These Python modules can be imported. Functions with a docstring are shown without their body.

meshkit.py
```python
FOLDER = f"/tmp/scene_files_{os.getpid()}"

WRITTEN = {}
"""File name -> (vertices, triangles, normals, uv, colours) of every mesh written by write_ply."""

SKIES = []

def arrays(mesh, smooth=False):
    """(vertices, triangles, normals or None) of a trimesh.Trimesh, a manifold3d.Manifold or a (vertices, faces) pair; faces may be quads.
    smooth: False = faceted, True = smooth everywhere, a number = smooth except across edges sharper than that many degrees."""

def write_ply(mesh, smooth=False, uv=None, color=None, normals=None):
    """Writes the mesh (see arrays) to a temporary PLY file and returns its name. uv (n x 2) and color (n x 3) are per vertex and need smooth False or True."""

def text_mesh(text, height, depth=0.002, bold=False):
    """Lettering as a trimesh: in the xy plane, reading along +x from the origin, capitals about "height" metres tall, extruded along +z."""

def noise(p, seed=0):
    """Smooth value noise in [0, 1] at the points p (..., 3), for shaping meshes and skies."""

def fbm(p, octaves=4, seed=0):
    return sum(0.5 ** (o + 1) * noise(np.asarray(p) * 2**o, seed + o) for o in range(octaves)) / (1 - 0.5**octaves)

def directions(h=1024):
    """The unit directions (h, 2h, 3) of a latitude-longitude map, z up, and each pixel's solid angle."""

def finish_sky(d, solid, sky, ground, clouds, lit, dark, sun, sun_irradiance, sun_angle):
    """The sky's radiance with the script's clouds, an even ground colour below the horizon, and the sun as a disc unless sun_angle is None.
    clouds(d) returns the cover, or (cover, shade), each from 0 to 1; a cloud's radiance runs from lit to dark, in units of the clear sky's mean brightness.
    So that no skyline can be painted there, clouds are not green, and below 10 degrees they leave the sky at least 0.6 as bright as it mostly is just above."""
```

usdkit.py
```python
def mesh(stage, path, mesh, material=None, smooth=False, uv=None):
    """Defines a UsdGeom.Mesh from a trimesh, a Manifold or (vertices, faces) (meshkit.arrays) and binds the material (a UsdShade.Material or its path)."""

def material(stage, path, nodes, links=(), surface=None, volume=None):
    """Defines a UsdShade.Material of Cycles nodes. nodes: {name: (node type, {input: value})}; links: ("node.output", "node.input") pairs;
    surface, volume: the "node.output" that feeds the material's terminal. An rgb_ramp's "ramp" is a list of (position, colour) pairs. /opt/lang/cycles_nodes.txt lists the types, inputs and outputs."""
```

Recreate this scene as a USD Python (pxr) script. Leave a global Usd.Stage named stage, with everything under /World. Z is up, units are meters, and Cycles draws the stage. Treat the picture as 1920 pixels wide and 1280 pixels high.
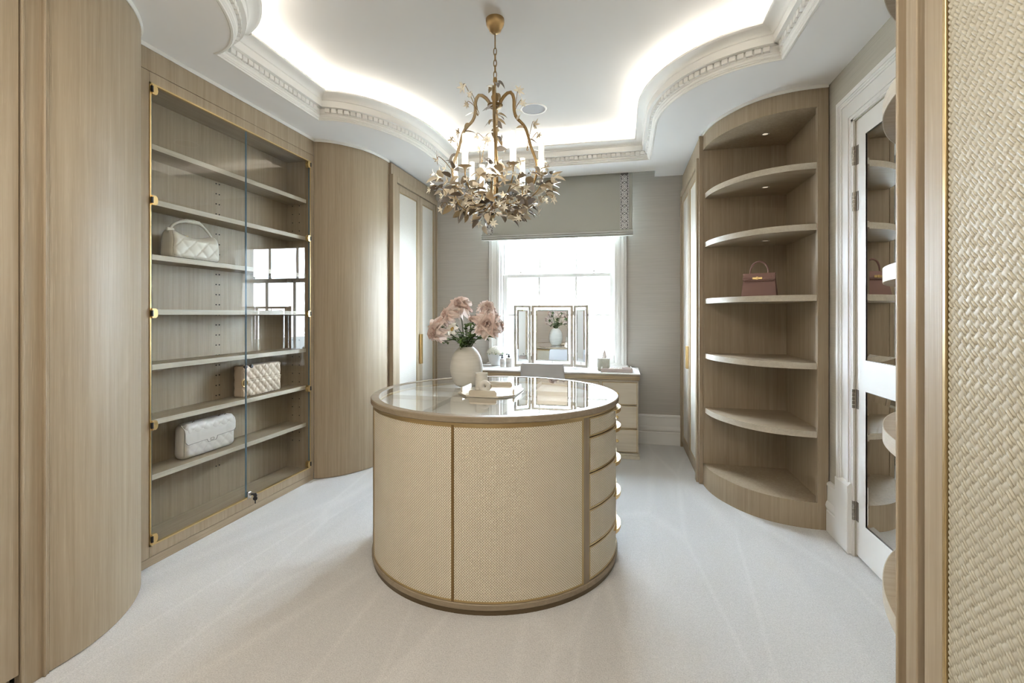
import math, random, sys
import numpy as np, trimesh, usdkit, meshkit
import manifold3d as m3
from scipy.interpolate import CubicSpline
from shapely.geometry import Polygon, box as sbox
from pxr import Usd, UsdGeom, UsdLux, Gf, Sdf, UsdShade

stage = Usd.Stage.CreateInMemory()
UsdGeom.SetStageUpAxis(stage, UsdGeom.Tokens.z)
UsdGeom.SetStageMetersPerUnit(stage, 1.0)
W = UsdGeom.Xform.Define(stage, '/World')
stage.SetDefaultPrim(W.GetPrim())
PI = math.pi

# ------------------------------------------------------------------ camera
FPX, PSI, EYE = 890.0, math.atan(206 / 890.0), 1.26
cam = UsdGeom.Camera.Define(stage, '/World/camera')
cam.CreateHorizontalApertureAttr(36.0)
cam.CreateVerticalApertureAttr(24.0)
cam.CreateFocalLengthAttr(36.0 * FPX / 1920.0)
cam.CreateVerticalApertureOffsetAttr(-50.0 / 1920 * 36.0)
cam.CreateClippingRangeAttr(Gf.Vec2f(0.02, 200))
c_, s_ = math.cos(PSI), math.sin(PSI)
cam.AddTransformOp().Set(Gf.Matrix4d(c_, s_, 0, 0, 0, 0, 1, 0, s_, -c_, 0, 0, 0, 0, EYE, 1))
cam.CreateExposureAttr(0.6)

# ------------------------------------------------------------------ sky (bright overcast, seen only through the sash window)
SKY, LED, CANDLE, SPOT = 15.0, 34.0, 17.0, 50.0
dome = UsdLux.DomeLight.Define(stage, '/World/sky')
dome.CreateIntensityAttr(SKY)
dome.CreateColorAttr(Gf.Vec3f(0.74, 0.86, 1.0))

UNSEEN_SPOTS = [(-1.45, 0.22), (-0.75, 0.22), (-0.05, 0.22)]      # out-of-view ceiling lamps at the camera's end, placed to warm the room's front
for i, (x, y) in enumerate(UNSEEN_SPOTS):
    d = UsdLux.DiskLight.Define(stage, f'/World/unseen_spot_lamp_{i + 1:03d}')
    d.CreateRadiusAttr(0.045); d.CreateIntensityAttr(SPOT * 10); d.CreateColorAttr(Gf.Vec3f(1.0, 0.92, 0.80)); d.AddTranslateOp().Set(Gf.Vec3d(x, y, 2.601))

# ------------------------------------------------------------------ materials
def M(name, nodes, links, surface='p.BSDF'):
    return usdkit.material(stage, '/World/Looks/' + name, nodes, links, surface=surface)

def plain(name, col, rough=0.5, metal=0.0, spec=0.5, **kw):
    return M(name, {'p': ('principled_bsdf', dict(base_color=col, roughness=rough, metallic=metal, specular_ior_level=spec, **kw))}, [])

def oak(name, dark, light, axis):
    st, fine = {'x': ((1.4, 62, 62), (8, 360, 360)), 'y': ((62, 1.4, 62), (360, 8, 360)), 'z': ((62, 62, 1.4), (360, 360, 8))}[axis]
    return M(name, {
        'g': ('geometry', {}),
        'a': ('mapping', {'scale': st}), 'b': ('mapping', {'scale': fine}), 'w': ('mapping', {'scale': tuple(0.17 * q for q in st)}),
        'n': ('noise_texture', {'scale': 1.0, 'detail': 4.0, 'roughness': 0.62, 'distortion': 0.35}),
        'k': ('noise_texture', {'scale': 1.0, 'detail': 2.0, 'roughness': 0.5}),
        'v': ('noise_texture', {'scale': 1.0, 'detail': 1.0}),
        'r': ('rgb_ramp', {'ramp': [(0.28, dark), (0.72, light)]}),
        'q': ('rgb_ramp', {'ramp': [(0.60, (0, 0, 0)), (0.74, (1, 1, 1))]}),
        'x': ('mix', {'mix_type': 'mix', 'color2': tuple(min(1, 1.30 * q) for q in light)}),
        'y': ('mix', {'mix_type': 'multiply', 'fac': 0.3}),
        'z': ('rgb_ramp', {'ramp': [(0.3, (0.85, 0.85, 0.85)), (0.7, (1, 1, 1))]}),
        'm': ('math', {'math_type': 'multiply', 'value2': 0.42}),
        'u': ('bump', {'strength': 0.08, 'distance': 0.003}),
        'p': ('principled_bsdf', {'roughness': 0.52, 'specular_ior_level': 0.35}),
    }, [('g.position', 'a.vector'), ('g.position', 'b.vector'), ('g.position', 'w.vector'), ('a.vector', 'n.vector'), ('b.vector', 'k.vector'), ('w.vector', 'v.vector'),
        ('n.fac', 'r.fac'), ('k.fac', 'q.fac'), ('q.color', 'm.value1'), ('m.value', 'x.fac'), ('r.color', 'x.color1'),
        ('x.color', 'y.color1'), ('v.fac', 'z.fac'), ('z.color', 'y.color2'), ('y.color', 'p.base_color'), ('k.fac', 'u.height'), ('u.normal', 'p.normal')])

OD, OL = (0.295, 0.230, 0.152), (0.388, 0.312, 0.218)
oz, oy, ox = oak('oak_upright', OD, OL, 'z'), oak('oak_along', OD, OL, 'y'), oak('oak_across', OD, OL, 'x')
oak_edge = oak('oak_edge_band', (0.47, 0.42, 0.34), (0.56, 0.51, 0.42), 'y')
oak_island = oak('oak_island', (0.235, 0.185, 0.125), (0.305, 0.248, 0.175), 'x')
oak_island_z = oak('oak_island_upright', (0.235, 0.185, 0.125), (0.305, 0.248, 0.175), 'z')
plinth_m = plain('dark_bronze_plinth', (0.115, 0.080, 0.040), 0.45, 0.3)
gap_shade = plain('painted_gap_shade', (0.03, 0.022, 0.015), 0.8)  # near-black colour stands in for the shade in gaps and peg holes
white = plain('white_paint', (0.84, 0.83, 0.80), 0.6)
eggshell = plain('white_eggshell', (0.78, 0.77, 0.75), 0.45, spec=.4)
ceil_m = plain('ceiling_paint_dimmed', (0.56, 0.545, 0.525), 0.8, spec=0.2)  # off-white, darkened in colour to offset the strong cove and candle light
soffit_m = plain('soffit_paint_lifted', (0.88, 0.875, 0.87), 0.8, spec=0.2)  # ceiling white made paler, standing in for light the soffit lacks
gold = plain('brushed_gold', (0.78, 0.58, 0.28), 0.3, 1.0)
gold_dull = plain('antique_gold', (0.25, 0.165, 0.07), 0.42, 0.75)
brass_trim = plain('satin_brass_trim', (0.52, 0.39, 0.20), 0.38, 0.85)
hinge_m = plain('pewter_hinge', (0.30, 0.28, 0.25), 0.3, 0.9)
nickel = plain('polished_nickel', (0.72, 0.70, 0.67), 0.18, 1.0)
champagne = plain('champagne_metal', (0.55, 0.51, 0.45), 0.3, 0.75)
mirror_m = plain('mirror_silver', (0.86, 0.87, 0.86), 0.0, 1.0)
black = plain('black_plastic', (0.015, 0.015, 0.017), 0.35)
def thin_glass(name, ior, gain):
    return M(name, {'t': ('transparent_bsdf', {'color': (0.975, 0.985, 0.98)}), 'g': ('glossy_bsdf', {'color': (1, 1, 1), 'roughness': 0.0}), 'f': ('fresnel', {'IOR': ior}), 'o': ('geometry', {}), 'i': ('math', {'math_type': 'subtract', 'value1': 1.0}),
                    'd': ('math', {'math_type': 'multiply', 'value2': gain}), 'e': ('math', {'math_type': 'multiply', 'use_clamp': True}), 'x': ('mix_closure', {})},
             [('o.backfacing', 'i.value2'), ('f.fac', 'd.value1'), ('d.value', 'e.value1'), ('i.value', 'e.value2'), ('e.value', 'x.fac'), ('t.BSDF', 'x.closure1'), ('g.BSDF', 'x.closure2')], 'x.closure')
glass_m = thin_glass('window_glass', 1.45, 1.0)
glass_cab = thin_glass('cabinet_glass', 1.5, 0.65)
glass_top = thin_glass('table_glass', 1.52, 1.5)
glass_edge_m = plain('glass_edge', (0.13, 0.21, 0.27), 0.15)
def carpet():
    return M('pale_carpet', {
        'g': ('geometry', {}), 'n': ('noise_texture', {'scale': 190.0, 'detail': 4.0, 'roughness': 0.75}), 's': ('mapping', {'scale': (3.2, 0.55, 1), 'rotation': (0, 0, 0.12)}),
        'v': ('noise_texture', {'scale': 1.0, 'detail': 2.0, 'distortion': 0.3}), 'c': ('noise_texture', {'scale': 55.0, 'detail': 2.0}),
        'r': ('rgb_ramp', {'ramp': [(0.30, (0.70, 0.692, 0.682)), (0.70, (0.75, 0.742, 0.732))]}),
        'q': ('rgb_ramp', {'ramp': [(0.32, (0.74, 0.74, 0.74)), (0.62, (1.04, 1.04, 1.04))]}), 'h': ('rgb_ramp', {'ramp': [(0.44, (0.95, 0.95, 0.95)), (0.54, (1, 1, 1))]}),
        'x': ('mix', {'mix_type': 'multiply', 'fac': 1.0}), 'y': ('mix', {'mix_type': 'multiply', 'fac': 1.0}),
        'sm': ('mapping', {'scale': (2.6, 0.42, 1), 'rotation': (0, 0, -0.10)}), 'vm': ('voronoi_texture', {'scale': 1.0, 'randomness': 0.9, 'feature': 'distance_to_edge'}), 'hm': ('rgb_ramp', {'ramp': [(0.0, (1.07, 1.07, 1.07)), (0.035, (1.0, 1.0, 1.0))]}), 'k': ('mix', {'mix_type': 'multiply', 'fac': 1.0}),
        'u': ('bump', {'strength': 0.7, 'distance': 0.008}), 'p': ('principled_bsdf', {'roughness': 0.95, 'specular_ior_level': 0.1, 'sheen_weight': 0.25, 'sheen_roughness': 0.5})},
        [('g.position', 'n.vector'), ('g.position', 's.vector'), ('g.position', 'c.vector'), ('s.vector', 'v.vector'), ('n.fac', 'q.fac'), ('v.fac', 'h.fac'), ('c.fac', 'r.fac'), ('r.color', 'x.color1'), ('q.color', 'x.color2'),
         ('x.color', 'y.color1'), ('h.color', 'y.color2'), ('g.position', 'sm.vector'), ('sm.vector', 'vm.vector'), ('vm.distance', 'hm.fac'), ('y.color', 'k.color1'), ('hm.color', 'k.color2'), ('k.color', 'p.base_color'), ('n.fac', 'u.height'), ('u.normal', 'p.normal')])
carpet_m = carpet()
def streaky(name, dark, light, scale, rough=0.75, bump=0.25):
    return M(name, {'g': ('geometry', {}), 'a': ('mapping', {'scale': scale}), 'n': ('noise_texture', {'scale': 1.0, 'detail': 4.0, 'roughness': 0.65}), 'r': ('rgb_ramp', {'ramp': [(0.3, dark), (0.7, light)]}),
                    'u': ('bump', {'strength': bump, 'distance': 0.003}), 'p': ('principled_bsdf', {'roughness': rough, 'specular_ior_level': 0.25})},
             [('g.position', 'a.vector'), ('a.vector', 'n.vector'), ('n.fac', 'r.fac'), ('r.color', 'p.base_color'), ('n.fac', 'u.height'), ('u.normal', 'p.normal')])
paper_x = streaky('grasscloth_back', (0.42, 0.395, 0.36), (0.47, 0.445, 0.408), (3, 3, 130), 0.75, 0.12)
paper_y = streaky('grasscloth_side', (0.43, 0.40, 0.335), (0.48, 0.45, 0.38), (4, 4, 120), 0.75, 0.12)
blind_m = streaky('blind_linen', (0.41, 0.415, 0.375), (0.46, 0.46, 0.42), (220, 220, 220), 0.9, 0.15)
band_m = plain('trim_grey', (0.24, 0.24, 0.25), 0.9)
fret_m = plain('trim_white', (0.74, 0.74, 0.74), 0.9)
leather_pale = streaky('pale_leather', (0.60, 0.575, 0.53), (0.68, 0.65, 0.60), (90, 90, 90), 0.42, 0.15)
lining = plain('suede_lining', (0.66, 0.64, 0.60), 0.9)
ivory = streaky('ivory_lacquer', (0.60, 0.55, 0.47), (0.66, 0.61, 0.53), (30, 3, 3), 0.4, 0.05)
table_wood = streaky('pale_limed_wood', (0.53, 0.475, 0.385), (0.62, 0.565, 0.475), (2, 40, 40), 0.42, 0.1)
stone_white = streaky('white_stone_top', (0.68, 0.67, 0.65), (0.74, 0.73, 0.71), (6, 6, 6), 0.25, 0.0)
ceramic = streaky('matte_ceramic', (0.60, 0.585, 0.53), (0.68, 0.66, 0.61), (6, 6, 60), 0.6, 0.2)
fabric_grey = plain('pale_grey_upholstery', (0.52, 0.52, 0.54), 0.9)
cream_leather = plain('cream_leather', (0.66, 0.62, 0.54), 0.45)
beige_leather = plain('beige_leather', (0.60, 0.49, 0.38), 0.42)
pearl_leather = plain('pearl_leather', (0.66, 0.62, 0.585), 0.42)
mauve_leather = plain('mauve_leather', (0.235, 0.135, 0.112), 0.6, spec=.3)
green_m = plain('leaf_green', (0.075, 0.14, 0.03), 0.5)
stem_m = plain('stem_green', (0.05, 0.075, 0.03), 0.6)
def petal_mat(name, col):
    return M(name, {'p': ('principled_bsdf', {'base_color': col, 'roughness': 0.7, 'specular_ior_level': 0.2}), 't': ('translucent_bsdf', {'color': col}), 'x': ('mix_closure', {'fac': 0.3})},
             [('p.BSDF', 'x.closure1'), ('t.BSDF', 'x.closure2')], 'x.closure')
pinks = [petal_mat('petal_blush', (0.80, 0.655, 0.60)), petal_mat('petal_pale', (0.85, 0.735, 0.685)), petal_mat('petal_deep', (0.72, 0.535, 0.475))]
petal_white = petal_mat('petal_white', (0.78, 0.75, 0.68))
leaf_cols = [plain('leaf_champagne', (0.36, 0.275, 0.165), 0.38, 0.4), plain('leaf_cream', (0.64, 0.56, 0.43), 0.45, 0.1), plain('leaf_bronze', (0.16, 0.12, 0.08), 0.4, 0.35), plain('leaf_taupe', (0.26, 0.235, 0.215), 0.45, 0.2)]
flower_cream = plain('flower_cream', (0.87, 0.82, 0.70), 0.5)
def emit(name, col, s):
    return M(name, {'e': ('emission', {'color': col, 'strength': s})}, [], 'e.emission')
led_m = emit('led_warm', (1.0, 0.94, 0.84), LED)
candle_glow = emit('candle_glow', (1.0, 0.93, 0.82), CANDLE)
candle_sleeve = M('candle_sleeve_white', {'p': ('principled_bsdf', {'base_color': (0.85, 0.83, 0.78), 'roughness': 0.4, 'emission_color': (1.0, 0.93, 0.82), 'emission_strength': 0.45})}, [])
spot_m = emit('spot_lens', (1.0, 0.86, 0.66), 0.5)

# woven raffia-look leather of the island, from its uv in metres
def woven(name, period, dark, light, bump=0.6):
    n = {'uv': ('uvmap', {'attribute': 'st'}), 'sx': ('separate_xyz', {}), 'p': ('principled_bsdf', {'roughness': 0.5, 'specular_ior_level': 0.35})}
    L = [('uv.UV', 'sx.vector')]
    def math_(key, kind, a, b=None, **kw):
        d = {'math_type': kind}
        for nm, val in (('value1', a), ('value2', b)):
            if isinstance(val, str): L.append((val, key + '.' + nm))
            elif val is not None: d[nm] = float(val)
        n[key] = ('math', d); return key + '.value'
    s = math_('s', 'add', 'sx.x', 'sx.y'); t = math_('t', 'subtract', 'sx.x', 'sx.y')
    A = math_('A', 'divide', s, period); B = math_('B', 'divide', t, period)
    fa = math_('fa', 'floor', A); fb = math_('fb', 'floor', B)
    par = math_('pp', 'floored_modulo', math_('ps', 'add', fa, fb), 2.0)
    sa = math_('sa', 'absolute', math_('sa0', 'sine', math_('sa1', 'multiply', A, PI)))
    sb = math_('sb', 'absolute', math_('sb0', 'sine', math_('sb1', 'multiply', B, PI)))
    h1 = math_('h1', 'multiply', math_('q1', 'power', sa, 1.1), math_('w1', 'multiply_add', sb, 0.25)); n['w1'][1]['value3'] = 0.75
    h2 = math_('h2', 'multiply', math_('q2', 'power', sb, 1.1), math_('w2', 'multiply_add', sa, 0.25)); n['w2'][1]['value3'] = 0.75
    d = math_('d', 'subtract', h2, h1); e = math_('e', 'multiply', d, par); h = math_('h', 'add', h1, e)
    n['r'] = ('rgb_ramp', {'ramp': [(0.05, dark), (0.55, tuple(0.5 * (q + w) for q, w in zip(dark, light))), (0.95, light)]})
    n['u'] = ('bump', {'strength': bump, 'distance': period * 0.35})
    L += [(h, 'r.fac'), ('r.color', 'p.base_color'), (h, 'u.height'), ('u.normal', 'p.normal')]
    return M(name, n, L)
weave_m = woven('woven_leather', 0.0115, (0.40, 0.33, 0.225), (0.88, 0.81, 0.685))
weave_far = woven('woven_leather_pale', 0.0115, (0.50, 0.47, 0.42), (0.72, 0.69, 0.64), 0.3)
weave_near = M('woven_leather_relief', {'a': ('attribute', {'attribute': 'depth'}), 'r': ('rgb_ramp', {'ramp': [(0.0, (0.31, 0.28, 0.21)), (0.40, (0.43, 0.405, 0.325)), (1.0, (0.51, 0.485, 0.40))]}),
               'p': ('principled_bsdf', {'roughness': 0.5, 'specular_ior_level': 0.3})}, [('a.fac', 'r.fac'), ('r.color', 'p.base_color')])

# ------------------------------------------------------------------ scene helpers
USED = {}
def path_of(name, parent=None):
    base = '/World' if parent is None else str((parent.GetPrim() if hasattr(parent, 'GetPrim') else parent).GetPath())
    k = (base, name); i = USED.get(k, 0); USED[k] = i + 1
    return f'{base}/{name}' + (f'_{i:03d}' if i else '')
def tag(p, label=None, cat=None, group=None, kind=None):
    p = p.GetPrim() if hasattr(p, 'GetPrim') else p
    for k, v in (('label', label), ('category', cat), ('group', group), ('kind', kind)):
        if v: p.SetCustomDataByKey(k, v)
    return p
def thing(name, label=None, cat=None, group=None, kind=None, loc=(0, 0, 0), rot=0.0):
    x = UsdGeom.Xform.Define(stage, path_of(name))
    if any(loc) or rot: x.AddTranslateOp().Set(Gf.Vec3d(*map(float, loc)))
    if rot: x.AddRotateZOp().Set(float(rot))
    return tag(x, label, cat, group, kind)
def obj(name, mesh, mat, parent=None, smooth=30, uv=None, label=None, cat=None, group=None, kind=None):
    m = usdkit.mesh(stage, path_of(name, parent), mesh, mat, smooth=smooth, uv=uv)
    m.CreateDoubleSidedAttr(True)
    return tag(m, label, cat, group, kind)
cat_ = trimesh.util.concatenate
def outward(m):
    if m.volume < 0: m.invert()
    return m
def bx(x0, x1, y0, y1, z0, z1, b=0.0):
    x0, x1 = sorted((x0, x1)); y0, y1 = sorted((y0, y1)); z0, z1 = sorted((z0, z1))
    if b <= 0:
        return trimesh.creation.box(bounds=[[x0, y0, z0], [x1, y1, z1]])
    b = min(b, 0.45 * (x1 - x0), 0.45 * (y1 - y0), 0.45 * (z1 - z0))
    P = []
    for x, sx in ((x0, 1), (x1, -1)):
        for y, sy in ((y0, 1), (y1, -1)):
            for z, sz in ((z0, 1), (z1, -1)):
                P += [(x, y + sy * b, z + sz * b), (x + sx * b, y, z + sz * b), (x + sx * b, y + sy * b, z)]
    return trimesh.convex.convex_hull(np.array(P))
def grid_mesh(P, closed_u=False, closed_v=False, caps=False):
    P = np.asarray(P, float); n, m = P.shape[:2]
    iu = np.arange(n if closed_u else n - 1); iv = np.arange(m if closed_v else m - 1)
    I, J = np.meshgrid(iu, iv, indexing='ij'); I2, J2 = (I + 1) % n, (J + 1) % m
    f = np.stack([I * m + J, I2 * m + J, I2 * m + J2, I * m + J2], -1).reshape(-1, 4)
    F = np.vstack([f[:, [0, 1, 2]], f[:, [0, 2, 3]]]); V = P.reshape(-1, 3)
    if caps:
        for row, flip in ((0, True), (n - 1, False)):
            c = P[row].mean(0); V = np.vstack([V, c]); k = len(V) - 1
            a = row * m + np.arange(m); b = row * m + (np.arange(m) + 1) % m
            t = np.stack([np.full(m, k), a, b], 1); F = np.vstack([F, t[:, ::-1] if flip else t])
    return trimesh.Trimesh(V, F, process=False)
def tube(pts, r, sides=8, caps=True):
    p = np.asarray(pts, float); rr = np.broadcast_to(r, (len(p),)).astype(float)
    t = np.gradient(p, axis=0); t /= np.linalg.norm(t, axis=1, keepdims=True) + 1e-12
    a = np.cross(t[0], [0, 0, 1.0]); a = np.cross(t[0], [1.0, 0, 0]) if np.linalg.norm(a) < 0.1 else a
    out = []
    for k in range(len(p)):
        a = a - t[k] * (a @ t[k]); a /= np.linalg.norm(a) + 1e-12; b = np.cross(t[k], a)
        ang = np.arange(sides) * 2 * PI / sides
        out.append(p[k] + rr[k] * (np.cos(ang)[:, None] * a + np.sin(ang)[:, None] * b))
    return outward(grid_mesh(out, closed_v=True, caps=caps))
def smooth_path(pts, n=24):
    p = np.asarray(pts, float); s = np.r_[0, np.cumsum(np.linalg.norm(np.diff(p, axis=0), axis=1))]
    return CubicSpline(s, p)(np.linspace(0, s[-1], n))
def lathe(prof, seg=40, cx=0, cy=0, z0=0):
    prof = np.asarray(prof, float); ang = np.arange(seg) * 2 * PI / seg
    P = np.stack([cx + prof[:, :1] * np.cos(ang), cy + prof[:, :1] * np.sin(ang), z0 + np.repeat(prof[:, 1:2], seg, 1)], -1)
    return outward(grid_mesh(P, closed_v=True, caps=True))
def prism(poly, z0, z1):
    g = trimesh.creation.extrude_polygon(poly, z1 - z0, engine='earcut'); g.apply_translation((0, 0, z0)); return g
def miter(path, closed):
    p = np.asarray(path, float)
    if closed: d = np.roll(p, -1, 0) - p
    else: d = np.vstack([np.diff(p, axis=0), p[-1] - p[-2]])
    d /= np.linalg.norm(d, axis=1, keepdims=True); n = np.stack([-d[:, 1], d[:, 0]], 1)
    prev = np.roll(n, 1, 0) if closed else np.vstack([n[:1], n[:-1]])
    return (n + prev) / (1 + (n * prev).sum(1, keepdims=True))
def sweep(path, prof, closed=False):
    """prof: (offset to the left of the path, height) points, a closed outline."""
    p = np.asarray(path, float); n = miter(p, closed); prof = np.asarray(prof, float)
    P = np.stack([np.concatenate([p + n * d, np.full((len(p), 1), z)], 1) for d, z in prof], 1)
    return outward(grid_mesh(P, closed_u=closed, closed_v=True, caps=not closed))
def hull(pts): return trimesh.convex.convex_hull(np.asarray(pts, float))
def move(m, loc=(0, 0, 0), rz=0.0, rx=0.0, ry=0.0):
    m = m.copy(); T = trimesh.transformations
    m.apply_transform(T.rotation_matrix(rx, [1, 0, 0])); m.apply_transform(T.rotation_matrix(ry, [0, 1, 0])); m.apply_transform(T.rotation_matrix(rz, [0, 0, 1])); m.apply_translation(loc); return m
def spline2(pts, n=40): return smooth_path(np.asarray(pts, float), n)
def quad_uv(o, eu, ev, nu=1, nv=1):
    """flat patch with uv in metres"""
    o, eu, ev = map(lambda q: np.asarray(q, float), (o, eu, ev)); lu, lv = np.linalg.norm(eu), np.linalg.norm(ev)
    a, b = np.meshgrid(np.linspace(0, 1, nu + 1), np.linspace(0, 1, nv + 1), indexing='ij')
    return grid_mesh(o + a[..., None] * eu + b[..., None] * ev), np.stack([a * lu, b * lv], -1).reshape(-1, 2)

FW = np.array([-s_, c_]); RT = np.array([c_, s_])
def at_Z(u, v, Z):                                   # notes from the photograph turned into room points
    p = Z * (FW + (u - 960) / FPX * RT); return np.array([p[0], p[1], EYE - (v - 590) / FPX * Z])
def on_x(u, x):
    d = FW + (u - 960) / FPX * RT; return x / d[0] * d[1]

# ================================================================== THE ROOM
XR, XL, YB, YF, CZ, UZ = 1.185, -2.55, 4.83, -0.28, 2.607, 2.85
obj('floor', bx(XL - .2, XR + .4, YF - .2, YB + .2, -0.1, 0.0), carpet_m, smooth=False, label='pale cut-pile carpet', kind='structure')
obj('ground', bx(-60, 60, YB + .6, 120, -3.3, -3.2), plain('outside_ground', (0.30, 0.30, 0.28), .9), smooth=False, label='plain ground outside the window, placed to cut sky light from below', kind='structure')  # outside plane, placed to keep sky light from rising onto the ceiling
# coffer outline, counter-clockwise
def arc(cx, cy, a, b, t0, t1, n=22): 
    t = np.radians(np.linspace(t0, t1, n)); return [(cx + a * math.cos(q), cy + b * math.sin(q)) for q in t]
YC = 2.47
rb = arc(0.87, 3.52, 0.63, 0.755, 266.7, 180.0)      # back right bulge: from the cusp on the door side to the back
lb = arc(-2.08, 3.75, 0.485, 0.85, 0.0, -86.4)       # back left bulge
mir = lambda L: [(x, 2 * YC - y) for x, y in L][::-1]
outline = rb + [(0.24, 4.285), (-1.595, 4.285)] + lb + mir(lb) + [(-1.595, 2 * YC - 4.285), (0.24, 2 * YC - 4.285)] + mir(rb)
outline = np.array(outline)
opening = Polygon(outline); assert opening.is_valid
recess = sbox(-1.63, 4.627, 0.312, YB + .3)
ceiling = thing('ceiling', 'white ceiling with a raised scalloped coffer', kind='structure')
soff = sbox(XL - .2, YF - .2, XR + .4, YB + .2).difference(opening).difference(recess)
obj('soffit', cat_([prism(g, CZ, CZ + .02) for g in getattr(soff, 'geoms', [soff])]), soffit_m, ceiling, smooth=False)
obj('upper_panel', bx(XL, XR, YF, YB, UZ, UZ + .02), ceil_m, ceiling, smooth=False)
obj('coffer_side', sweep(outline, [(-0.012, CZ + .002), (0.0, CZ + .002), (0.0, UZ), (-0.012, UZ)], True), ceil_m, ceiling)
obj('blind_recess', cat_([bx(-1.65, 0.332, 4.607, 4.627, CZ + .02, 2.70), bx(-1.65, 0.332, 4.607, YB, 2.674, 2.70), bx(-1.65, -1.63, 4.627, YB, CZ + .02, 2.674), bx(0.312, 0.332, 4.627, YB, CZ + .02, 2.674)]), soffit_m, ceiling, smooth=False)
# dentil cornice
cornice = thing('trim_1', 'white plaster cornice with dentils around the coffer', kind='structure')
prof = [(-0.004, 2.607), (0, 2.603), (0.010, 2.603), (0.013, 2.610), (0.018, 2.613), (0.018, 2.619), (0.023, 2.622), (0.026, 2.630), (0.023, 2.637), (0.029, 2.642), (0.029, 2.672), (0.066, 2.672), (0.068, 2.675), (0.068, 2.714), (0.074, 2.717), (0.077, 2.724), (0.086, 2.732), (0.100, 2.738), (0.116, 2.742), (0.126, 2.745), (0.132, 2.750), (0.132, 2.759), (0.125, 2.762), (0.085, 2.756), (-0.004, 2.752)]
obj('cornice_moulding', sweep(outline, prof, True), white, cornice, smooth=35)
n_ = miter(outline, True); base = outline + n_ * 0.029
seglen = np.linalg.norm(np.roll(base, -1, 0) - base, axis=1); cum = np.r_[0, np.cumsum(seglen)]
closedb = np.vstack([base, base[:1]])
corner = [i for i in range(len(base)) if abs(np.cross(*(lambda a, b: (a / np.linalg.norm(a), b / np.linalg.norm(b)))(closedb[i] - base[i - 1], closedb[i + 1] - closedb[i]))) > 0.5]
ci = cum[corner]
nd = int(cum[-1] / 0.0405)
for k in range(nd):
    s = (k + 0.5) * cum[-1] / nd
    if np.min(np.minimum(abs(ci - s), cum[-1] - abs(ci - s))) < 0.030: continue
    i = min(int(np.searchsorted(cum, s, 'right')) - 1, len(base) - 1); t = (s - cum[i]) / max(seglen[i], 1e-9)
    p = closedb[i] * (1 - t) + closedb[i + 1] * t
    if p[1] < 1.15: continue                       # those ones lie over the camera's head, out of any view
    d = (closedb[i + 1] - closedb[i]) / max(seglen[i], 1e-9); ang = math.atan2(d[1], d[0])
    obj('dentil', move(bx(-0.0165, 0.0165, -0.002, 0.016, 2.6445, 2.6718, .0015), (p[0], p[1], 0), ang), white, cornice, smooth=False)
led = obj('led_strip', sweep(outline, [(0.030, 2.762), (0.052, 2.762), (0.052, 2.768), (0.030, 2.768)], True), led_m, label='warm white light strip hidden behind the cornice lip', cat='light')
for i, (x, y) in enumerate(UNSEEN_SPOTS):
    t = thing('unseen_downlight', ('unseen ceiling downlight nearest the left wardrobes, placed to warm the front of the room', 'unseen ceiling downlight, middle of three, placed to warm the front of the room', 'unseen ceiling downlight nearest the woven wardrobe, placed to warm the front of the room')[i], 'downlight')
    obj('bezel', lathe([(.046, 2.6065), (.046, 2.602), (.058, 2.600), (.066, 2.603), (.067, 2.6065)], 32, x, y), white, t)
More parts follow.
